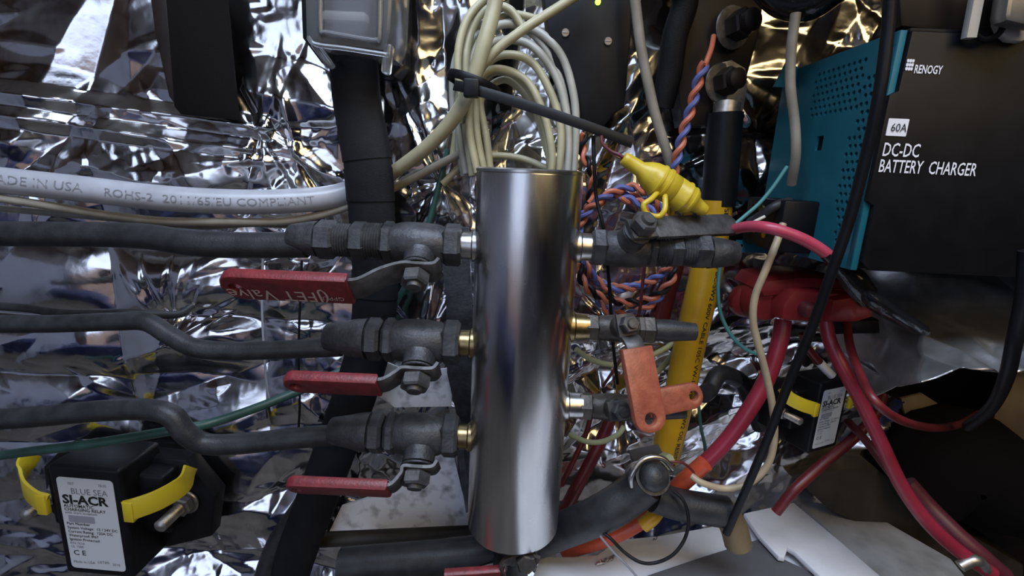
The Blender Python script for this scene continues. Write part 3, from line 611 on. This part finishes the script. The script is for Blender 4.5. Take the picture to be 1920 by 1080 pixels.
lg = W(1698, 131, yf); q = px(lg, 0.68); logo = []
for i in range(3):
    for j in range(3):
        logo.append(slab(rrect(q*6.2, q*8.6, q*(1.9 if (i+j) % 2 else 2.8), 3, (j-1)*q*7.0+q*8, (i-1)*q*10.2+q*13), [], (lg.x, yf-0.0003, lg.z), (1, 0, 0), (0, 0, 1), 0.0003))
mk('logo', join(*logo), 'print_white', ch, label='white logo of nine small rounded blocks')
for g_ in (ctext('RENOGY', 1712, 137, 14.5, 0.018, 0.62), ctext('DC-DC', 1652, 292, 24, 0.009, 0.63), ctext('BATTERY', 1645, 322, 23, 0.009, 0.60), text('CHARGER', V((W(1737, 330, yf).x, yf, W(1645, 322, yf).z)), (1, 0, 0), (0, 0, 1), px(W(1645, 322, yf), 23)/0.70, 'LEFT', 0.009, 0.60)):
    mk('lettering', g_, 'print_white', ch, label='white lettering on the cover')
pb = W(1682, 239, yf); qb = px(pb, 1)
pl = mk('rating_patch', slab(rrect(qb*38, qb*31, qb*1.5, 2), [], (pb.x, yf-0.0004, pb.z), (1, 0, 0), (0, 0, 1), 0.0004), 'print_white', ch, label='small white patch')
mk('rating_print', text('60A', V((pb.x-qb*13, yf-0.0005, pb.z-qb*7.5)), (1, 0, 0), (0, 0, 1), qb*21, xs=0.86), 'print_black', pl)
mk('terminal_block', box3(0.188, X0+0.001, -0.108, -0.052, 0.9530, 0.9900, 0.002), 'black', ch)
for y, z in ((-0.066, 0.982), (-0.078, 0.982), (-0.072, 0.966), (-0.088, 0.964)):
    mk('terminal_screw', join(cyl((0.1885, y, z), (0.1868, y, z), 0.0034, 14), rbox((0.1866, y, z), 0.0003, 0.0024, 0.0005, None, 0.0001)), 'brass', ch)
mk('mounting_ear', slab([(0.180, 0.944), (0.214, 0.944), (0.214, 0.954), (0.186, 0.954)], [circ(0.190, 0.949, 0.0018, 10)], (0, -0.05, 0), (1, 0, 0), (0, 0, 1), 0.002), 'teal_paint', ch)
mk('mounting_ear', slab([(0.196, 1.074), (0.2135, 1.074), (0.2135, 1.088), (0.203, 1.093)], [circ(0.205, 1.082, 0.0018, 10)], (0, -0.05, 0), (1, 0, 0), (0, 0, 1), 0.002), 'teal_paint', ch)
cable('wire', 'thin teal wire leading up to the charger terminals', 'wire', [(1374, 424, -.10), (1400, 402, -.10), (1425, 380, -.10), (1450, 350, -.10), (1476, 312, -.10)], 3.6, 'teal_wire')
cable('wire', 'stubby grey cable plugged into the charger terminals', 'wire', [(1405, 418, -.09), (1430, 402, -.095), (1455, 386, -.10), (1480, 378, -.095)], 9, 'rubber')
cable('wire', 'short pale wire beside the stubby grey charger cable', 'wire', [(1402, 424, -.10), (1414, 416, -.10), (1434, 406, -.10)], 3, 'pale_wire')
# things above the charger
bx = thing('switch_box', 'dark box above the charger in the top right corner', 'box', W(1760, 20, -.15))
mk('housing', plate([(1678, -120), (2000, -120), (1990, 92), (1850, 72), (1800, 62), (1690, 50)], -0.146, 0.016, bev=0.003), 'dark_brown', bx)
lt = thing('toggle_latch', 'grey metal toggle latch at the top right corner', 'latch', W(1870, 30, -.17))
mk('side_bar', strap([W(1842, -70, -.160), W(1830, 0, -.160), W(1816, 72, -.160)], (1, 0, 0.2), px(W(1830, 10, -.16), 20), 0.004), 'dusty_metal', lt)
mk('plate', plate([(1890, -60), (1960, -60), (1950, 60), (1918, 78), (1898, 76), (1882, 62), (1874, 44), (1884, 0)], -0.160, 0.006, bev=0.0015), 'dusty_metal', lt)
mk('lever', plate([(1900, -60), (1970, -60), (1965, 50), (1920, 46), (1888, 38), (1886, 28)], -0.172, 0.010, bev=0.002), 'grey_metal', lt)
mk('ring', tube([W(1853, 48, -.160)+V((0.008*math.cos(a), 0, 0.007*math.sin(a))) for a in np.linspace(-2.4, 1.2, 18)], 0.0016, 8), 'black_gloss', lt)
# long black cable across the charger, and one at the right
cable('cable', 'long thin black cable hanging across the charger front edge to the bottom', 'cable', [(1672, -60, -.185), (1664, 60, -.185), (1648, 180, -.185), (1622, 300, -.18), (1590, 420, -.175), (1556, 520, -.17), (1520, 620, -.16), (1478, 720, -.15), (1440, 820, -.14), (1402, 910, -.13), (1362, 1000, -.12)], 9.5, 'black', step=8)
cable('cable', 'black cable hanging at the far right edge to the torn foil', 'cable', [(1925, 470, -.19), (1918, 560, -.19), (1902, 640, -.19), (1886, 710, -.18), (1858, 765, -.15), (1815, 800, -.12)], 12, 'black', step=8)
# ------------------------------------------------------------------ red parts at the right
cable('cable', 'pink red cable arching from the grey lever to the taped joint', 'cable', [(1370, 432, -.10), (1400, 425, -.115), (1440, 427, -.13), (1490, 442, -.135), (1530, 462, -.135), (1560, 484, -.135)], 11, 'pink_cable', step=8, seg=16)
tj = thing('taped_joint', 'lumpy joint wrapped in glossy black tape beside the red block', 'cable', W(1640, 540, -.13))
tj1 = spline([W(*p) for p in [(1548, 476, -.135), (1575, 500, -.135), (1598, 522, -.135), (1618, 548, -.135), (1628, 566, -.135)]], 6)
mk('tape_wrap', tube(tj1, [px(tj1[0], v) for v in np.interp(np.linspace(0, 1, len(tj1)), [0, .3, .55, .8, 1], [11, 17, 24, 22, 17])], 14), 'black_gloss', tj)
tj2 = spline([W(*p) for p in [(1612, 545, -.135), (1640, 566, -.14), (1680, 592, -.14), (1715, 612, -.14), (1734, 622, -.14)]], 6)
mk('tape_tail', tube(tj2, [px(tj2[0], v) for v in np.interp(np.linspace(0, 1, len(tj2)), [0, .2, .6, .9, 1], [22, 28, 24, 19, 13])], 14, flat=(1, 0.6), ref=(0, -1, 0)), 'black_gloss', tj)
rb = thing('fuse_block', 'red plastic fuse block with cover beneath the charger', 'fuse block', W(1520, 570, -.08))
mk('base', plate([(1468, 572), (1490, 545), (1560, 548), (1640, 560), (1640, 596), (1608, 606), (1552, 606), (1490, 604), (1466, 600)], -0.100, 0.06, bev=0.004), 'red_plastic', rb)
mk('cover', plate([(1424, 545), (1440, 525), (1500, 518), (1560, 520), (1600, 530), (1600, 552), (1560, 558), (1480, 556), (1432, 560)], -0.088, 0.05, bev=0.006), 'red_plastic', rb)
mk('stepped_lid', plate([(1562, 562), (1604, 556), (1612, 590), (1604, 604), (1554, 604)], -0.108, 0.05, bev=0.004), 'red_plastic', rb)
c = W(1436, 568, -.075); mk('boot', lathe([(0, 0.0165), (0.008, 0.017), (0.016, 0.0155), (0.022, 0.012), (0.023, 0.006)], c+V((0, 0.015, 0)), (-0.15, -1, 0), 22), 'red_plastic', rb)
c = W(1398, 560, -.05); mk('boot', lathe([(0, 0.013), (0.012, 0.0135), (0.020, 0.010), (0.022, 0.005)], c, (-0.5, -1, 0), 22), 'red_plastic', rb)
c = W(1510, 578, -.100); mk('knob', lathe([(0, 0.0060), (0.005, 0.0058), (0.008, 0.004), (0.009, 0.001)], c, (0, -1, 0), 18), 'maroon', rb)
mk('label_plate', plate([(1562, 602), (1650, 600), (1652, 626), (1566, 628)], -0.088, 0.04, bev=0.002), 'black', rb)
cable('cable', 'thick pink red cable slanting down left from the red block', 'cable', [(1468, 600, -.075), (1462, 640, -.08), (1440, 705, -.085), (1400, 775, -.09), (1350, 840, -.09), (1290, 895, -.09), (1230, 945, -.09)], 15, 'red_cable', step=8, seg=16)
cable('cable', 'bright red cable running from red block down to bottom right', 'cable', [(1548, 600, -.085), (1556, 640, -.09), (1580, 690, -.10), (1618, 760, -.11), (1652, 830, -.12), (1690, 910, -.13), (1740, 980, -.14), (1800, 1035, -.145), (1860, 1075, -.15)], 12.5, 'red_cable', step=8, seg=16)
cable('cable', 'dark red cable curving from red block towards the far right', 'cable', [(1588, 604, -.09), (1594, 650, -.11), (1614, 705, -.14), (1640, 752, -.165), (1690, 788, -.16), (1750, 802, -.13), (1800, 795, -.09), (1835, 775, -.05)], 8.5, 'dark_red', step=8, seg=14)
cable('cable', 'dark maroon cable crossing down left beneath the small relay', 'cable', [(1655, 740, -.05), (1640, 778, -.06), (1600, 822, -.07), (1545, 868, -.08), (1490, 918, -.09), (1455, 960, -.09)], 9.5, 'dark_red', step=8)
cable('cable', 'dull maroon cable alongside the bright red one at bottom right', 'cable', [(1590, 790, -.06), (1625, 828, -.09), (1665, 880, -.11), (1705, 930, -.12), (1750, 985, -.13), (1810, 1040, -.135), (1860, 1085, -.14)], 8, 'maroon', step=8)
cable('cable', 'red cable with shade darkened into its colour, running outermost at the bottom right', 'cable', [(1700, 905, -.10), (1740, 950, -.11), (1790, 1000, -.125), (1835, 1040, -.135), (1880, 1080, -.14)], 17, 'maroon', step=8)  # maroon stands in for the shadow over this red cable
ws = thing('capped_wire', 'short red wire with white capped end above the small relay', 'wire', W(1535, 670, -.07))
mk('insulation', ptube([(1506, 625, -.07), (1510, 645, -.07), (1524, 665, -.07), (1538, 682, -.07)], 7.5, 6), 'dark_red', ws)
mk('cap', ptube([(1536, 679, -.07), (1548, 692, -.07), (1560, 704, -.07)], 8, 5), 'print_white', ws, label='white end cap')
cable('wire', 'pale brown wire dangling in an arc past the red block', 'wire', [(1468, 420, -.11), (1456, 455, -.115), (1436, 505, -.12), (1416, 555, -.12), (1412, 600, -.12), (1420, 640, -.12), (1436, 700, -.12), (1448, 760, -.12), (1452, 820, -.12), (1440, 870, -.12), (1405, 906, -.12), (1360, 916, -.12), (1318, 906, -.12), (1296, 892, -.115)], 6.5, 'tan_wire', step=8)
cable('wire', 'thin dark teal wire hanging beside the yellow cable', 'wire', [(1350, 500, -.07), (1346, 545, -.075), (1352, 590, -.08), (1372, 630, -.085), (1400, 656, -.085), (1428, 666, -.085)], 3.6, 'teal_wire')
cable('wire', 'thin green black wire hanging under the orange handle', 'wire', [(1310, 760, -.07), (1314, 800, -.07), (1322, 840, -.07), (1322, 880, -.075)], 3, 'green_wire')
cable('ribbon', 'dark red flat cable hanging behind the twisted pair coil', 'cable', [(1272, 480, -.02), (1262, 520, -.02), (1248, 570, -.02), (1236, 620, -.02)], 15, 'dark_red', flat=(1, 0.35), ref=(1, 0, 0))
cable('wire', 'thin black wire descending left of the yellow fuse holder', 'wire', [(1112, 255, -.085), (1114, 310, -.09), (1118, 370, -.09), (1130, 420, -.095), (1136, 470, -.09), (1142, 530, -.08), (1146, 590, -.08), (1150, 650, -.08), (1158, 720, -.08)], 3.4, 'black', step=8)
cable('wire', 'thin black wire hanging between the two upper right valves', 'wire', [(1208, 500, -.07), (1204, 540, -.07), (1198, 590, -.07), (1185, 640, -.07), (1160, 680, -.07), (1130, 725, -.07)], 3.0, 'maroon')
cable('wire', 'pale olive wire curving behind the middle right valve', 'wire', [(1080, 655, -.06), (1110, 675, -.055), (1150, 684, -.05), (1200, 676, -.045), (1260, 645, -.04), (1280, 620, -.035)], 5, 'olive_wire')
cable('wire', 'pale olive wire looping beneath the lowest right valve', 'wire', [(1068, 815, -.05), (1100, 828, -.06), (1130, 828, -.065), (1158, 815, -.07), (1170, 800, -.07)], 5, 'olive_wire')
cable('cable', 'red cable slanting behind the cylinder at its lower right', 'cable', [(1150, 770, -.03), (1132, 815, -.035), (1106, 868, -.045), (1078, 920, -.055), (1050, 975, -.06)], 12, 'dark_red', step=8)
cable('cable', 'thin dark red cable close beside the lower right of the cylinder', 'cable', [(1110, 770, -.03), (1098, 815, -.035), (1076, 862, -.045), (1052, 910, -.05)], 5, 'dark_red')
cable('wire', 'green wire slanting across the foil over the big relay', 'wire', [(-60, 862, -.075), (60, 846, -.09), (160, 834, -.10), (260, 818, -.10), (330, 806, -.10), (400, 792, -.085), (480, 765, -.07), (560, 733, -.05), (620, 705, -.035), (670, 682, -.02)], 9, 'green_wire', step=8)
cable('wire', 'green black wire slanting down behind the lettered valve handle', 'wire', [(840, 280, -.02), (812, 390, -.022), (782, 490, -.022), (742, 570, -.022), (715, 625, -.022)], 5.5, 'green_wire')
cable('foil_reflection', 'thin dark line reflected in the foil, modelled as a strand behind the lettered red handle', 'foil_reflection', [(566, 488, -.03), (564, 540, -.03), (561, 610, -.03), (560, 690, -.03), (562, 760, -.03), (558, 830, -.03)], 2.2, 'black')  # thin tube put in for a dark reflection line of the foil
cable('foil_reflection', 'faint grey line reflected in the foil, modelled as a strand left of the black one near red handle tips', 'foil_reflection', [(493, 480, -.022), (491, 560, -.022), (494, 640, -.022), (500, 720, -.022), (510, 770, -.022)], 2.2, 'print_pale')  # second tube standing in for a paler reflection line of the foil
# ------------------------------------------------------------------ relays
def relay(label, L_, rotY, yaw, sc, lines):
    A = Matrix.Rotation(yaw, 3, 'Z') @ Matrix.Rotation(rotY, 3, 'Y'); C_ = V(L_) + A @ V((0, 0.0602*sc, 0)); t = thing('charging_relay', label, 'relay', C_)
    ex, ey, ez = A @ V((1, 0, 0)), A @ V((0, 1, 0)), A @ V((0, 0, 1)); Q = lambda x, y, z: C_ + (ex*x + ey*y + ez*z)*sc
    AX = (ex, ey, ez)
    mk('base', slab([(a*sc, b*sc) for a, b in ((-0.090, -0.022), (-0.070, -0.046), (-0.036, -0.058), (0.040, -0.058), (0.088, -0.040), (0.098, 0.012), (0.070, 0.052), (-0.062, 0.054), (-0.086, 0.030))], [], Q(0, -0.020, 0), ex, ez, 0.020*sc, bev=0.003*sc), 'black', t)
    mk('body', rbox(Q(0, -0.034, 0.002), 0.036*sc, 0.026*sc, 0.062*sc, AX, 0.004*sc, 3), 'black', t)
    mk('shoulder', rbox(Q(0, -0.026, 0.012), 0.062*sc, 0.014*sc, 0.034*sc, AX, 0.004*sc, 3), 'black', t)
    fy = -0.0602
    lb = mk('label_sticker', slab([(a*sc, b*sc) for a, b in rrect(0.056, 0.104, 0.004, 4)], [], Q(0, fy, 0.000), ex, ez, 0.0004*sc), 'label_white', t, label='white printed label')
    big, small = [], []
    for s, x, z, h, bold, xs, dst in lines: (big if dst else small).append(text(s, Q(x, fy, z), ex, ez, h*sc, 'LEFT', bold, xs))
    mk('heading', join(*big), 'print_black', lb)
    mk('print', join(*small), 'print_grey', lb, label='small grey print')
    mk('print_block', join(slab(rrect(0.026*sc, 0.0075*sc, 0.0005*sc, 1), [], Q(-0.009, fy-0.0004, 0.0062), ex, ez, 0.0002*sc)), 'print_pale', lb)
    for sx in (-1, 1):
        # yellow link clip: from the shoulder out over the stud
        pts = [Q(sx*0.083, -0.030, 0.052), Q(sx*0.082, -0.042, 0.040), Q(sx*0.068, -0.055, 0.032), Q(sx*0.050, -0.062, 0.026), Q(sx*0.040, -0.062, 0.022)]
        cl = mk('yellow_clip', strap(spline(pts, 5), ez, 0.021*sc, 0.0030*sc), 'yellow_clip', t, label='yellow plastic clip')
        mk('clip_lip', rbox(Q(sx*0.043, -0.0625, 0.022), 0.005*sc, 0.0028*sc, 0.0108*sc, AX, 0.001*sc), 'yellow_clip', cl)
        s0 = Q(sx*0.068, -0.020, 0.004); sd = -ey
        st = mk('stud', lathe([(k*0.0009*sc, (0.0062 if k % 2 else 0.0053)*sc) for k in range(44)] + [(0.041*sc, 0.003*sc)], s0, sd, 18), 'tinned', t)
        mk('stud_nut', hexa(s0+sd*0.004*sc, s0+sd*0.013*sc, 0.011*sc), 'grey_metal', st)
        mk('stud_washer', cyl(s0+sd*0.001*sc, s0+sd*0.004*sc, 0.0135*sc, 22), 'tinned', st)
    return t
LN = [('BLUE SEA', -0.0155, 0.0345, 0.0092, 0.0, 0.96, 0), ('507', -0.017, 0.0445, 0.004, 0, 1, 0), ('7610', 0.013, 0.0445, 0.004, 0, 1, 0),
      ('SI-ACR', -0.0250, 0.0235, 0.0135, 0.035, 1.10, 1),
      ('AUTOMATIC', -0.025, 0.0190, 0.0050, 0.008, 1.05, 1), ('CHARGING RELAY', -0.025, 0.0143 + 0.0008, 0.0046, 0.008, 1.08, 1), ('with Start Isolation', -0.025, 0.0110 + 0.0008, 0.0040, 0, 1.05, 0),
      ('Part Number', -0.025, -0.0010, 0.0044, 0.006, 1, 1), ('System Voltage:  12 / 24V DC', -0.025, -0.0055, 0.0042, 0.004, 1, 1), ('Current Rating:  120A DC', -0.025, -0.0100, 0.0042, 0.004, 1, 1),
      ('Waterproof: IP67', -0.025, -0.0145, 0.0042, 0.004, 1, 1), ('Ignition Protected', -0.025, -0.0190, 0.0042, 0.004, 1, 1), ('P/N 7610', -0.025, -0.0235, 0.0038, 0, 1, 0), ('UL 1500', -0.025, -0.0275, 0.0038, 0, 1, 0),
      ('C E', -0.0235, -0.0360, 0.0080, 0.004, 1.1, 1), ('Made in USA', -0.025, -0.0455, 0.0042, 0, 1, 0), ('LISTED', 0.000, -0.0440, 0.004, 0, 1, 0), ('2016', 0.015, -0.0455, 0.004, 0, 1, 0)]
relay('big black relay with white label and two yellow clips, bottom left', W(172, 985, -.066), R(1), R(-2), 0.96, LN)
relay('smaller black relay with white label tilted beneath the red block', W(1555, 783, -.075), R(0), R(24), 0.52, LN)
# ------------------------------------------------------------------ white worn plates and rail, bottom middle
mk('worn_plate', plate([(700, 700), (716, 676), (745, 688), (780, 700), (842, 690), (850, 700), (846, 762), (740, 764), (706, 740)], -0.026, 0.002), 'worn_paint', None, 'flaking white patch on the foil below the middle left valve', 'patch')
mk('worn_plate', plate([(618, 996), (640, 950), (720, 925), (765, 890), (790, 860), (850, 850), (866, 920), (888, 984)], -0.034, 0.003), 'worn_paint', None, 'worn white plate with black specks left of the cylinder bottom', 'plate')
mk('rail', tube([W(600, 1012, -.022), W(760, 1002, -.022), W(960, 980, -.022), W(1190, 936, -.022)], px(W(900, 990, -.05), 15), 14), 'grime', None, 'grimy grey rail running behind the bottom of the cylinder', 'rail')
cable('wire', 'white grey rod lying at the bottom edge beside the drain valve', 'rod', [(860, 1088, -.10), (900, 1072, -.10), (945, 1058, -.10)], 8, 'pale_wire')
# drain valve below
dvp = V((CX, CY, ZB-0.016))
dr = thing('drain_valve', 'dark drain valve under the cylinder with a red lever', 'valve', dvp)
mk('body', lathe([(0, 0.0125), (0.003, 0.0150), (0.010, 0.0155), (0.012, 0.0140), (0.030, 0.0150), (0.050, 0.0145), (0.052, 0.012), (0.07, 0.012)], dvp, (0, 0, -1), 24), 'rubber', dr)
c = W(985, 1046, -.142)
mk('stem', lathe([(0, 0.0100), (0.014, 0.0100), (0.015, 0.0085), (0.019, 0.0085)], c+V((-0.002, 0.020, -0.003)), c-(c+V((-0.002, 0.020, -0.003))), 20), 'old_steel', dr)
mk('stem_nut', hexa(c+V((0, 0, 0)), c+V((0.001, -0.009, 0.001)), 0.0078), 'brown_steel', dr)
hd = mk('handle', strap(spline([c+V((0.010, -0.001, -0.002)), c, c+V((-0.014, -0.001, -0.004)), W(945, 1074, -.143)], 5), (0, -0.3, 1), 0.012, 0.003), 'brown_steel', dr)
mk('grip', strap([W(948, 1074, -.143), W(900, 1078, -.144), W(835, 1082, -.145)], (0, -0.3, 1), 0.014, 0.006), 'red_grip', hd, label='red plastic grip sleeve')
# ------------------------------------------------------------------ battery top and terminal
mk('sheet_metal', zplate([(985, 1700), (1000, 1078), (1014, 1044), (1075, 1044), (1120, 1040), (1160, 1012), (1240, 1004), (1330, 988), (1440, 962), (1560, 1140), (2000, 1700)], 0.664, 0.006, bev=0.001), 'white_paint', None, 'white sheet metal panel along the bottom edge', 'panel')
mk('cover_board', zplate([(1195, 1140), (1200, 1083), (1310, 1046), (1427, 1009), (1461, 1044), (1542, 1082), (1580, 1140)], 0.669, 0.004, bev=0.0008), 'grey_board', None, 'dark grey board lying on the white panel', 'board')
mk('notched_plate', zplate([(1395, 962), (1488, 942), (1570, 1010), (1651, 1080), (1700, 1140), (1600, 1140), (1540, 1082), (1490, 1034), (1477, 1026), (1471, 1045), (1460, 1043), (1425, 1006)], 0.676, 0.005, bev=0.001), 'white_paint', None, 'white plate with a small notch overlapping the grey board', 'plate')
mk('battery_box', zplate([(1490, 930), (1578, 920), (1675, 984), (1785, 1047), (1860, 1140), (1640, 1140), (1580, 1020)], 0.660, 0.05, bev=0.003), 'rail_grey', None, 'dusty grey battery top behind the notched white plate', 'battery')
tm = thing('battery_terminal', 'tinned cable lug bolted to the battery post beside the cylinder', 'terminal', W(1218, 890, -.11))
tb = W(1222, 895, -.12)
mk('lug', join(slab([(a, b) for a, b in rrect(0.030, 0.026, 0.011, 5)], [], tb+V((-0.004, 0.006, 0)), (0.95, 0, 0.3), (-0.28, -0.35, 0.9), 0.003, bev=0.0006)), 'tinned', tm)
mk('bolt_head', join(lathe([(0, 0.0135), (0.003, 0.0135), (0.0032, 0.0112), (0.008, 0.0108), (0.0115, 0.008), (0.013, 0.002)], tb, (0.05, -0.75, 0.66), 28)), 'old_steel', tm)
mk('wire_loop', tube(spline([tb+V((-0.016, -0.004, -0.006)), tb+V((-0.017, -0.004, 0.004)), tb+V((-0.008, 0.0, 0.015)), tb+V((0.006, 0.002, 0.016)), tb+V((0.016, 0.0, 0.008))], 6), 0.0022, 10), 'bright_steel', tm)
mk('clamp_block', rbox(W(1214, 864, -.085), 0.013, 0.008, 0.009, (V((0.96, 0, 0.28)), V((0, 1, 0)), V((-0.28, 0, 0.96))), 0.001), 'grey_board', tm)
cable('cable', 'thick black battery cable running from the terminal under the cylinder', 'cable', [(1210, 905, -.115), (1180, 930, -.115), (1130, 962, -.115), (1060, 992, -.095), (980, 1022, -.082), (880, 1040, -.082), (760, 1050, -.086), (640, 1060, -.088)], 32, 'rubber', step=8, seg=20)
b2 = thing('battery_cable', 'thick black cable with tan end lying right of the battery terminal', 'cable', W(1310, 950, -.10))
mk('jacket', ptube([(1225, 930, -.11), (1270, 945, -.11), (1330, 955, -.11), (1362, 960, -.11)], 29, 6, 18), 'rubber', b2)
mk('end', ptube([(1345, 952, -.11), (1362, 964, -.11), (1376, 990, -.11), (1384, 1020, -.11)], 25, 6, 16), 'tan_card', b2, label='tan taped end')
cable('cable', 'orange red cable lying above the white panel at the bottom', 'cable', [(1322, 868, -.10), (1272, 912, -.095), (1230, 955, -.085), (1180, 990, -.082), (1130, 1012, -.080), (1060, 1034, -.060)], 15, 'orange_cable', step=8)
cable('cable', 'short yellow cable end under the battery terminal', 'cable', [(1205, 985, -.105), (1222, 972, -.105), (1235, 955, -.10)], 14, 'yellow_cable')
cable('wire', 'thin black wire drooping in a loop over the white panel', 'wire', [(1262, 920, -.12), (1282, 940, -.125), (1291, 975, -.13), (1284, 1010, -.135), (1262, 1040, -.14), (1230, 1055, -.14), (1200, 1054, -.14), (1170, 1035, -.135), (1145, 1010, -.13), (1125, 995, -.125)], 3.2, 'black', step=8)
cable('wire', 'thin grey wire crossing the white panel at the bottom', 'wire', [(1125, 1005, -.13), (1150, 1035, -.135), (1180, 1065, -.14), (1205, 1095, -.145)], 2.2, 'print_grey')
cable('wire', 'thin red wire curling above the battery terminal', 'wire', [(1258, 866, -.11), (1280, 868, -.11), (1300, 885, -.11), (1298, 900, -.11)], 2.4, 'dark_red')
bmz = []
for k in range(7):
    p = WZ(1122+k*5, 1058-k*2.2+random.uniform(-3, 3), 0.667); bmz.append(rbox(p, 0.0018, 0.0012, 0.0009, (V((math.cos(k*1.7), math.sin(k*1.7), 0.3)).normalized(), V((-math.sin(k*1.7), math.cos(k*1.7), 0)), V((0, 0, 1))), 0.0004))
mk('foil_scrap', join(*bmz), 'bright_steel', None, 'tiny shred of crumpled foil lying on the white panel', 'scrap', kind='stuff')
mk('wire_nut', lathe([(0, 0.006), (0.006, 0.0075), (0.012, 0.004)], W(1240, 868, -.10), (0.3, -0.5, 0.6), 7), 'olive_wire', None, 'small pale green scrap beside the battery terminal', 'scrap')
mk('cable', ptube([(1385, 712, -.04), (1350, 700, -.05), (1330, 730, -.06), (1318, 740, -.07)], 16, 6, 14), 'rubber', None, 'grey black cable end curling out beside the right orange handle', 'cable')
mk('cable', ptube([(1350, 698, -.045), (1390, 715, -.04), (1410, 760, -.035), (1425, 800, -.03)], 15, 6, 14), 'black', None, 'black cable arching behind the pink red cable', 'cable')
# loose sheet of dull foil that curls out under the charger
mat('foil_dull', (0.62, 0.62, 0.64), 0.40, 0.9, col2=(0.45, 0.44, 0.44), nscale=35, bump=0.0005, bscale=120, rvar=0.12, detail=3)
nu, nt = 90, 60; fv, ff = [], []
for j in range(nt):
    t = j/(nt-1)
    for i in range(nu):
        a = i/(nu-1); u = 1560+a*460; vb = np.interp(u, [1560, 1640, 1720, 1800, 1870, 1960, 2020], [700, 742, 722, 696, 702, 690, 688])
        y = -0.030-0.135*t**1.1*np.interp(u, [1560, 1660, 1720], [0.1, .55, 1]); p = W(u, 478+(vb-478)*t, y)
        x_, z_ = np.array([[p.x]]), np.array([[p.z]])
        n = 0.018*(vnoise(x_, z_, 16, 21)[0, 0]-.5) + 0.013*(1-abs(2*vnoise(x_+z_*.6, z_, 38, 22)[0, 0]-1)-.5) + 0.003*(vnoise(x_, z_, 90, 23)[0, 0]-.5)
        fv.append(p + V((0, -0.6, 0.8))*n)
for j in range(nt-1):
    for i in range(nu-1): ff.append([j*nu+i, j*nu+i+1, (j+1)*nu+i+1, (j+1)*nu+i])
back = [v+V((0, 0.0012, -0.0004)) for v in fv]; N_ = len(fv)
rim = list(range(nu)) + [j*nu+nu-1 for j in range(1, nt)] + [(nt-1)*nu+i for i in range(nu-2, -1, -1)] + [j*nu for j in range(nt-2, 0, -1)]
ff += [[N_+k for k in q[::-1]] for q in ff] + [[rim[k], rim[(k+1) % len(rim)], N_+rim[(k+1) % len(rim)], N_+rim[k]] for k in range(len(rim))]
mk('foil_flap', (fv+back, ff), 'foil_dull', None, 'loose dull foil sheet curling out below the black and teal charger', 'foil', sharp=180)
# ------------------------------------------------------------------ dark corner at the lower right
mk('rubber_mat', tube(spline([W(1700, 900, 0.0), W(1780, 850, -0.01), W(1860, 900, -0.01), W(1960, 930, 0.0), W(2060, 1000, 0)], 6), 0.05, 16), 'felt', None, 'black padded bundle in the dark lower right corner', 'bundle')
mk('card_scrap', plate([(1690, 748), (1730, 738), (1780, 770), (1842, 790), (1846, 830), (1818, 838), (1800, 822), (1760, 800), (1700, 790)], 0.012, 0.004, bev=0.001), 'tan_card', None, 'torn tan cardboard scrap in the hole below the foil', 'cardboard')
mk('card_scrap', plate([(1880, 690), (1990, 660), (2000, 860), (1920, 868), (1880, 840), (1862, 800)], 0.008, 0.004, bev=0.001), 'tan_card', None, 'larger tan cardboard sheet at the right edge', 'cardboard')
cable('wire', 'tan brown wire curving out of the dark hole', 'wire', [(1692, 930, -.02), (1705, 880, -.015), (1740, 836, -.01), (1790, 812, -.005), (1840, 800, 0)], 8, 'tan_wire')
mk('floor_rail', plate([(1480, 890), (1640, 876), (1800, 990), (1920, 1060), (1920, 1150), (1760, 1100), (1650, 1000), (1560, 960)], -0.012, 0.05, bev=0.002), 'grime', None, 'dull brown ledge behind the red cables, bottom right', 'ledge')
mk('clip', tube(spline([W(1800, 1062, -.15), W(1830, 1050, -.15), W(1850, 1070, -.15), W(1870, 1100, -.15)], 5), 0.004, 10), 'tinned', None, 'grey metal clip at the end of the red cables', 'clip')
